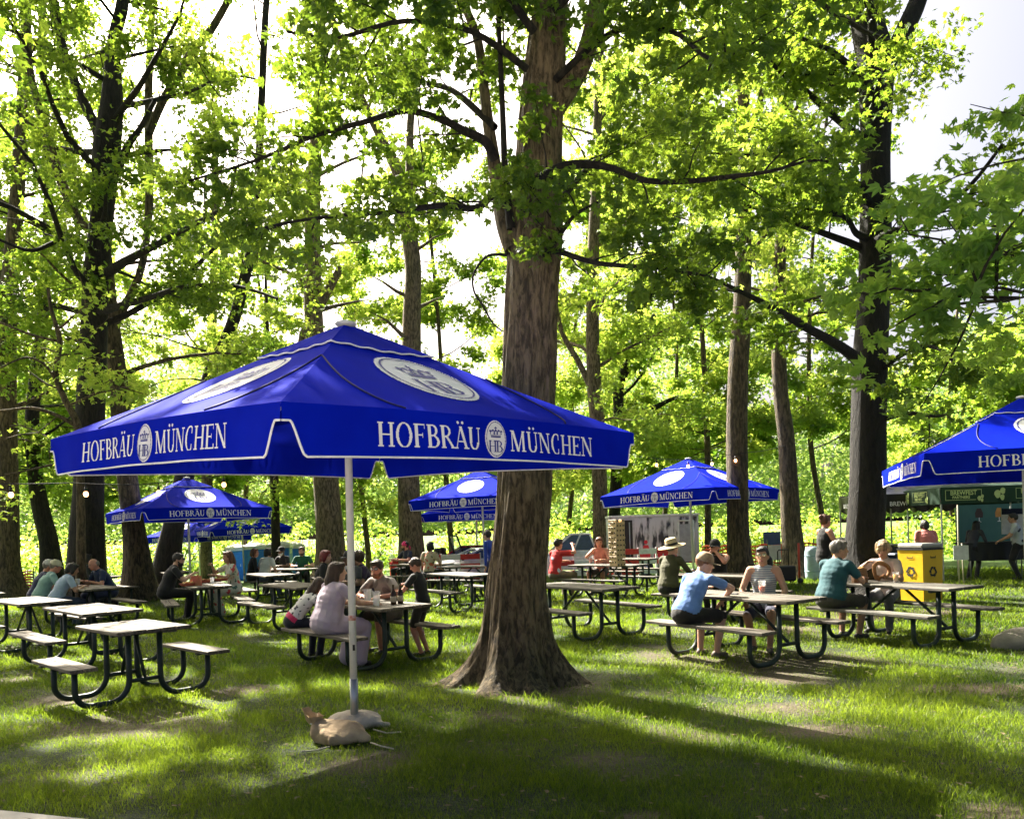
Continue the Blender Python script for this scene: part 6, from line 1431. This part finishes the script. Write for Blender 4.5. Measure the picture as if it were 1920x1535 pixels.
def misc():
    x, y, _ = inv(1478, 1094); root = thing('hand_truck', 'black folding crate cart with a red upright handle before the wide-footed tree', 'cart', (x, y, 0), .2)
    b = MB(); b.box((-.12, 0, .28), (.5, .4, .40), bev=.03); b.build('crate', M['black'], root)
    b = MB(); b.tube([(-.28, .0, .45), (-.28, 0, .86), (-.24, 0, .90), (0, 0, .90), (.03, 0, .86), (.03, 0, .45)], .016, 8); b.build('handle', M['black'], root)
    b = MB(); b.tube([(.30, -.05, .05), (.30, -.05, 1.06)], .03, 8); b.build('red_post', mat('red_post', (.6, .06, .03), .5), root)
    for k in (-1, 1): w_ = MB(); w_.lathe([(.001, -.02), (.08, -.02), (.08, .02), (.001, .02)], 16, 0, Matrix.Translation((.22, k*.22, .08)) @ Matrix.Rotation(math.pi/2, 4, 'X')); w_.build('wheel', M['black'], root)
    # pale barrel
    x = inv(1524, 1050, Y=22)[0]; root = thing('water_barrel', 'pale blue barrel behind the teal-shirted man', 'barrel', (x, 22, 0)); b = MB(); b.lathe([(.001, 0), (.19, 0), (.21, .12), (.22, .45), (.21, .80), (.18, .92), (.001, .93)], 22); b.build('shell', mat('barrel_blue', (.45, .60, .68), .5), root)
    for z in (.25, .68): h = MB(); h.tube([(.214*math.cos(a), .214*math.sin(a), z) for a in [i*math.pi/12 for i in range(24)]], .012, 6, closed=True); h.build('hoop', mat('barrel_hoop', (.25, .42, .52), .5), root)
    x = inv(1448, 1030, Y=26)[0]; root = thing('direction_sign', 'small board, dark blue above and white below, behind the striped-top woman', 'sign', (x, 26, -.1)); b = MB(); b.box((0, 0, 1.2), (.55, .03, .42)); b.build('upper_panel', mat('slate_blue', (.07, .11, .24), .6), root); b = MB(); b.box((0, 0, .74), (.55, .03, .48)); b.build('lower_panel', M['white_paint'], root)
    b = MB(); b.tube([(0, .03, 0), (0, .03, 1.1)], .025, 8); b.build('post', M['alu'], root)
misc()

# ---------------------------------------------------------------- behind: porta potties, trailer, cars, barrier fence
def potty(px, Y, rz, label, blue):
    x = inv(px, 1030, Y=Y)[0]; g = float(gz(x, Y)); root = thing('portable_toilet', label, 'portable toilet', (x, Y, g), rz, 'portable toilets'); root.scale = (1, 1, .84)
    b = MB(); b.box((0, 0, .98), (1.1, 1.1, 1.9), bev=.03); b.build('cabin', blue, root)
    r = MB(); r.box((0, 0, 1.96), (1.2, 1.2, .08), bev=.02); r.lathe([(.80, 0), (.74, .14), (.5, .26), (.2, .32), (.001, .33)], 4, 0, Matrix.Translation((0, 0, 2.0)) @ Matrix.Rotation(math.pi/4, 4, 'Z'), True); r.build('roof', M['white_paint'], root)
    d = MB(); d.box((0, -.565, .98), (.72, .03, 1.7), bev=.01); do = d.build('door', mat('door_blue', (.04, .22, .60), .5), root); h = MB(); h.box((.28, -.59, 1.0), (.03, .03, .16)); h.build('handle', M['white_paint'], do)
    v = MB()
    for k in (-1, 1):
        for j in range(5): v.box((k*.556, 0, 1.60+j*.05), (.012, .6, .022))
    v.build('vent_slats', M['white_paint'], root)
bl = mat('potty_blue', (.03, .19, .60), .5, (.025, .16, .52), 3)
potty(443, 43, .2, 'blue portable toilet at far left, half hidden by the woman in the floral dress', mat('potty_teal', (.02, .20, .42), .5)); potty(480, 41, .2, 'blue portable toilet behind the auburn-haired woman', bl); potty(524, 39.5, .12, 'blue portable toilet nearest the camera, left of the black-capped person', bl); potty(551, 42, .2, 'blue portable toilet with white roof, rightmost', bl)
def trailer():
    Y = 27.8; x0 = inv(1145, 1030, Y=Y)[0]; x1 = inv(1311, 1030, Y=Y)[0]; w = x1-x0; g = float(gz(0, Y)); zt = 2.02
    root = thing('cargo_trailer', 'small cargo trailer printed with a black and white forest and red figures', 'trailer', ((x0+x1)/2, Y, g), math.radians(-2))
    b = MB(); b.box((0, .8, .35+(zt-.35)/2+.1), (w, 1.6, zt-.35), bev=.03); b.build('body', mat('trailer_white', (.55, .55, .57), .5), root)
    m, nt, bb = new_mat('forest_print'); tc = N(nt, 'ShaderNodeTexCoord'); mp = N(nt, 'ShaderNodeMapping'); mp.inputs['Scale'].default_value = (2.6, 1, .55); nz = N(nt, 'ShaderNodeTexNoise'); nz.inputs['Scale'].default_value = 2.2; nz.inputs['Detail'].default_value = 6
    r = N(nt, 'ShaderNodeValToRGB'); r.color_ramp.elements[0].position = .42; r.color_ramp.elements[1].position = .52; r.color_ramp.elements[0].color = (.03, .03, .04, 1); r.color_ramp.elements[1].color = (.60, .58, .63, 1)
    nt.links.new(tc.outputs['Object'], mp.inputs[0]); nt.links.new(mp.outputs[0], nz.inputs[0]); nt.links.new(nz.outputs[0], r.inputs[0]); nt.links.new(r.outputs[0], bb.inputs['Base Color'])
    p = MB(); p.box((w*.13, -.005, .35+(zt-.35)/2+.08), (w*.70, .012, zt-.42)); p.build('printed_side', m, root)
    p = MB(); p.box((-w*.37, -.005, .35+(zt-.35)/2+.05), (w*.25, .014, zt-.5)); p.build('dark_doorway_panel', M['black'], root)  # flat black panel paints the shaded inside of the doorway
    for zz, hh in ((zt+.11, .07),): t = MB(); t.box((0, .78, zz), (w*1.02, 1.66, hh), bev=.01); t.build('roof_rail', M['white_paint'], root)
    t = MB(); t.tube([(w*.27, -.03, zt-.1), (w*.27, -.03, .5), (w*.27, -.03, .5)], .03, 6); t.tube([(w*.44, -.03, zt-.1), (w*.44, -.03, .5)], .03, 6); t.tube([(w*.27, -.03, zt-.1), (w*.44, -.03, zt-.1)], .03, 6); t.build('side_door_frame', M['white_paint'], root)
    d = MB(); d.box((w*.355, -.018, 1.15), (w*.15, .02, 1.3)); d.build('side_door', mat('trailer_door', (.42, .42, .46), .5), root)
    t = MB(); t.tube([(-w*.28, -.04, zt-.1), (-w*.28, -.04, .5)], .02, 6); t.build('lock_bar', M['alu'], root)
    red = mat('red_print', (.70, .03, .05), .6); r_ = random.Random(5)
    f = MB()
    for (cx, hgt) in ((-.10, .85), (.02, .6), (.06, .5), (.14, .75), (.21, .55), (-.17, .5), (.30, .4), (.40, .45)):
        T = upright(w*cx, -.016-.001*cx*10, .45); wv = .11*hgt/.7
        f.add([T @ Vector(v) for v in ((-wv, 0, 0), (wv, 0, 0), (wv*1.1, hgt*.5, 0), (wv*.6, hgt*.78, 0), (-wv*.6, hgt*.78, 0), (-wv*1.1, hgt*.5, 0))], [tuple(range(6))]); f.add([T @ Vector((wv*.5*math.cos(a), hgt*.9+wv*.55*math.sin(a), 0)) for a in [i*math.pi/5 for i in range(10)]], [tuple(range(10))])
    f.build('red_figures', red, root)
    for k in (-1, 1):
        wh = MB(); wh.lathe([(.001, -.1), (.2, -.1), (.3, -.09), (.32, -.05), (.32, .05), (.3, .09), (.001, .1)], 24, 0, Matrix.Translation((k*.40, -.06, .32)) @ Matrix.Rotation(math.pi/2, 4, 'X')); wo = wh.build('wheel', M['black'], root); rm = MB(); rm.lathe([(.001, .0), (.17, 0), (.17, .02), (.001, .02)], 18, 0, Matrix.Translation((k*.40, -.165, .32)) @ Matrix.Rotation(math.pi/2, 4, 'X')); rm.build('rim', M['alu'], wo)
trailer()
def car(px, Y, rz, label, paint, L=4.6, H=1.45, soft=False, stripe=None, zoff=0.0, truck=False):
    x = inv(px, 1040, Y=Y)[0]; root = thing('parked_car', label, 'car', (x, Y, float(gz(x, Y))+zoff), rz, 'parked cars behind the tables'); W = 1.78
    # side outline (x along the car), nose at +x
    low = [(-L/2, .32), (-L/2, .72), (-L/2+.12, .92), (-L*.30, .98), (L*.14, .98), (L*.34, .93), (L/2-.12, .80), (L/2, .62), (L/2, .32)]
    b = MB(); n = len(low); vs = []
    for (y, k) in ((-W/2, .97), (-W/2+.08, 1.0), (W/2-.08, 1.0), (W/2, .97)):
        for (px_, z) in low: vs.append((px_*k, y, .32+(z-.32)*(1 if abs(y) < W/2-.01 else .93)))
    fs = [tuple(range(n)), tuple(range(3*n, 4*n))[::-1]]+[(j*n+i, (j+1)*n+i, (j+1)*n+(i+1) % n, j*n+(i+1) % n) for j in range(3) for i in range(n)]
    b.add(vs, fs, 0, False)
    b.build('body', paint, root)
    if not soft:
        cb = [(-L*(.12 if truck else .36), .96), (-L*(.08 if truck else .24), H), (L*.06, H), (L*.22, .96)]; c = MB(); vs = []
        for (y, k) in ((-W/2+.08, 0), (-W/2+.20, 1), (W/2-.20, 1), (W/2-.08, 0)):
            pass
        bot = [(cb[0][0], -W/2+.06), (cb[3][0], -W/2+.06), (cb[3][0], W/2-.06), (cb[0][0], W/2-.06)]; top = [(cb[1][0], -W/2+.22), (cb[2][0], -W/2+.22), (cb[2][0], W/2-.22), (cb[1][0], W/2-.22)]
        vs = [(p[0], p[1], .965) for p in bot]+[(p[0], p[1], H-.05) for p in top]; c.add(vs, [(0, 1, 5, 4), (1, 2, 6, 5), (2, 3, 7, 6), (3, 0, 4, 7)]); c.build('windows', M['car_glass'], root)
        r = MB(); r.box(((cb[1][0]+cb[2][0])/2, 0, H-.02), (cb[2][0]-cb[1][0]+.10, W-.40, .07), bev=.03); r.build('roof', paint, root)
        for sy in (-1, 1):
            pl = MB()
            for (i, j) in ((0, 1), (3, 2)): pl.tube([(cb[i][0], sy*(W/2-.06), .95), (cb[j][0], sy*(W/2-.22), H-.03)], .035, 6)
            pl.tube([((cb[0][0]+cb[3][0])/2, sy*(W/2-.06), .95), ((cb[1][0]+cb[2][0])/2, sy*(W/2-.22), H-.03)], .03, 6); pl.build('pillar', paint, root)
    else:
        fr = MB(); xw = L*.12; fr.tube([(xw, -W/2+.15, .95), (xw-.22, -W/2+.2, H+.05), (xw-.22, W/2-.2, H+.05), (xw, W/2-.15, .95)], .035, 8); fr.tube([(xw, -W/2+.15, .97), (xw, W/2-.15, .97)], .03, 8); fr.build('windscreen_frame', M['black'], root)
        gl = MB(); gl.add([(xw-.01, -W/2+.17, .99), (xw-.01, W/2-.17, .99), (xw-.21, W/2-.22, H+.02), (xw-.21, -W/2+.22, H+.02)], [(0, 1, 2, 3)]); gl.build('windscreen', M['clear_plastic'], root)
        for sy in (-.4, .4): st = MB(); st.box((-.25, sy, .95), (.2, .45, .6), bev=.05); st.build('seat', M['black'], root)
    if stripe: s = MB(); s.box((0, -W/2-.004, .70), (L*.9, .01, .14)); s.build('side_stripe', stripe, root)
    for sx in (-1, 1):
        for sy in (-1, 1):
            Tm = Matrix.Translation((sx*L*.31, sy*(W/2-.08), .33)) @ Matrix.Rotation(math.pi/2, 4, 'X'); w_ = MB(); w_.lathe([(.001, -.10), (.22, -.10), (.31, -.09), (.33, -.05), (.33, .05), (.31, .09), (.22, .10), (.001, .10)], 26, 0, Tm); wo = w_.build('wheel', M['black'], root)
            rm = MB(); rm.lathe([(.001, -.115), (.19, -.112), (.20, -.10), (.20, .10), (.19, .112), (.001, .115)], 20, 0, Tm); rm.build('rim', M['alu'], wo)
    for sy in (-1, 1):
        h = MB(); h.ell((L/2-.04, sy*.62, .66), (.06, .16, .08)); h.build('headlight', M['white_print'], root); t = MB(); t.box((-L/2-.004, sy*.70, .74), (.03, .22, .12)); t.build('tail_light', mat('tail_red', (.5, .02, .02), .3), root)
        mr = MB(); mr.ell((L*.20, sy*(W/2+.08), 1.0), (.06, .1, .07)); mr.build('mirror', M['black'], root)
cred = mat('car_red', (.55, .02, .03), .25); cwhite = mat('car_white', (.72, .73, .76), .25); cblue = mat('car_blue', (.05, .09, .25), .25)
car(838, 29.5, math.radians(-8), 'open red jeep with a black windscreen frame behind the dark-haired person', cred, 3.9, 1.62, soft=True)
car(925, 31.0, math.radians(-20), 'dark red car with a long bonnet right of the jeep', mat('car_maroon', (.36, .02, .05), .25), 4.6, 1.30)
car(905, 27.0, math.radians(-165), 'white car low behind the umbrella poles, left of the central trunk', cwhite, 4.4, 1.28, zoff=-.1)
car(1085, 30.0, math.radians(178), 'white pickup with dark blue windows and a red stripe, right of the central trunk', cwhite, 5.0, 1.62, stripe=mat('car_stripe', (.6, .03, .04), .4), truck=True)
def barrier(p0, p1, h, label, m, m2, seg=10):
    a = Vector(p0); b_ = Vector(p1); root = thing('barrier_fence', label, 'fence', tuple(a), math.atan2((b_-a).y, (b_-a).x), 'orange plastic safety fences'); L = (b_-a).length; n = int(L/.12); g = MB()
    for j in range(9): g.tube([(i*L/24, .02*math.sin(i*1.1), .06+j*h/9+.03*math.sin(i*.9)) for i in range(25)], .028, 4)
    for i in range(n): x_ = i*L/n; g.box((x_, .02*math.sin(x_*3), h/2), (.03, .012, h*.92))
    g.build('mesh', m, root)
    for i in range(seg+1): p = MB(); p.tube([(i*L/seg, .04, 0), (i*L/seg, .04, h+.12)], .022, 6); p.build('post', m2, root)
om = mat('safety_orange', (.80, .12, .04), .6); rm_ = mat('safety_red', (.62, .035, .03), .6); gp = mat('green_post', (.05, .10, .05), .6)
def gpt(px, Y): x = inv(px, 1050, Y=Y)[0]; return (x, Y, float(gz(x, Y)))
barrier(gpt(1318, 25.5), gpt(1440, 25.0), 1.05, 'orange safety fence behind the man in the black cap', om, gp, 4)
barrier(gpt(1430, 27.0), gpt(1560, 26.5), 1.05, 'orange safety fence behind the wide-footed tree', om, gp, 4)
barrier(gpt(-60, 30.0), gpt(60, 29.0), .9, 'red safety fence at the left edge', rm_, gp, 4)
def board_barrier(px0, px1, Y, label):
    a = gpt(px0, Y); b_ = gpt(px1, Y); L = b_[0]-a[0]; root = thing('barricade', label, 'barricade', a, 0, 'red and white barricades'); n = int(L/.5)
    for z in (.30, .62, .92):
        q_ = MB()
        for i in range(n): q_.box((L*(i+.5)/n, 0, z), (L/n*.999, .03, .17), mi=i % 2)
        q_.build('rail', [rm_, M['white_paint']], root)
    for i in range(4): p = MB(); p.box((L*i/3, .045, .52), (.06, .05, 1.04)); p.build('post', M['white_paint'], root)
board_barrier(1040, 1150, 25.2, 'red and white striped barricade right of the central trunk')
board_barrier(1165, 1265, 25.0, 'red and white striped barricade in front of the printed trailer')
board_barrier(790, 900, 25.6, 'red and white striped barricade in front of the red jeep')
for k_ in ('w', 'g', 's'): pass
print('LEAVES', sum(len(o.data.polygons) for o in COL.objects if o.type == 'MESH' and o.name.startswith(('crown', 'foliage', 'woodland'))), 'GRASS', len(bpy.data.objects['grass'].data.polygons))
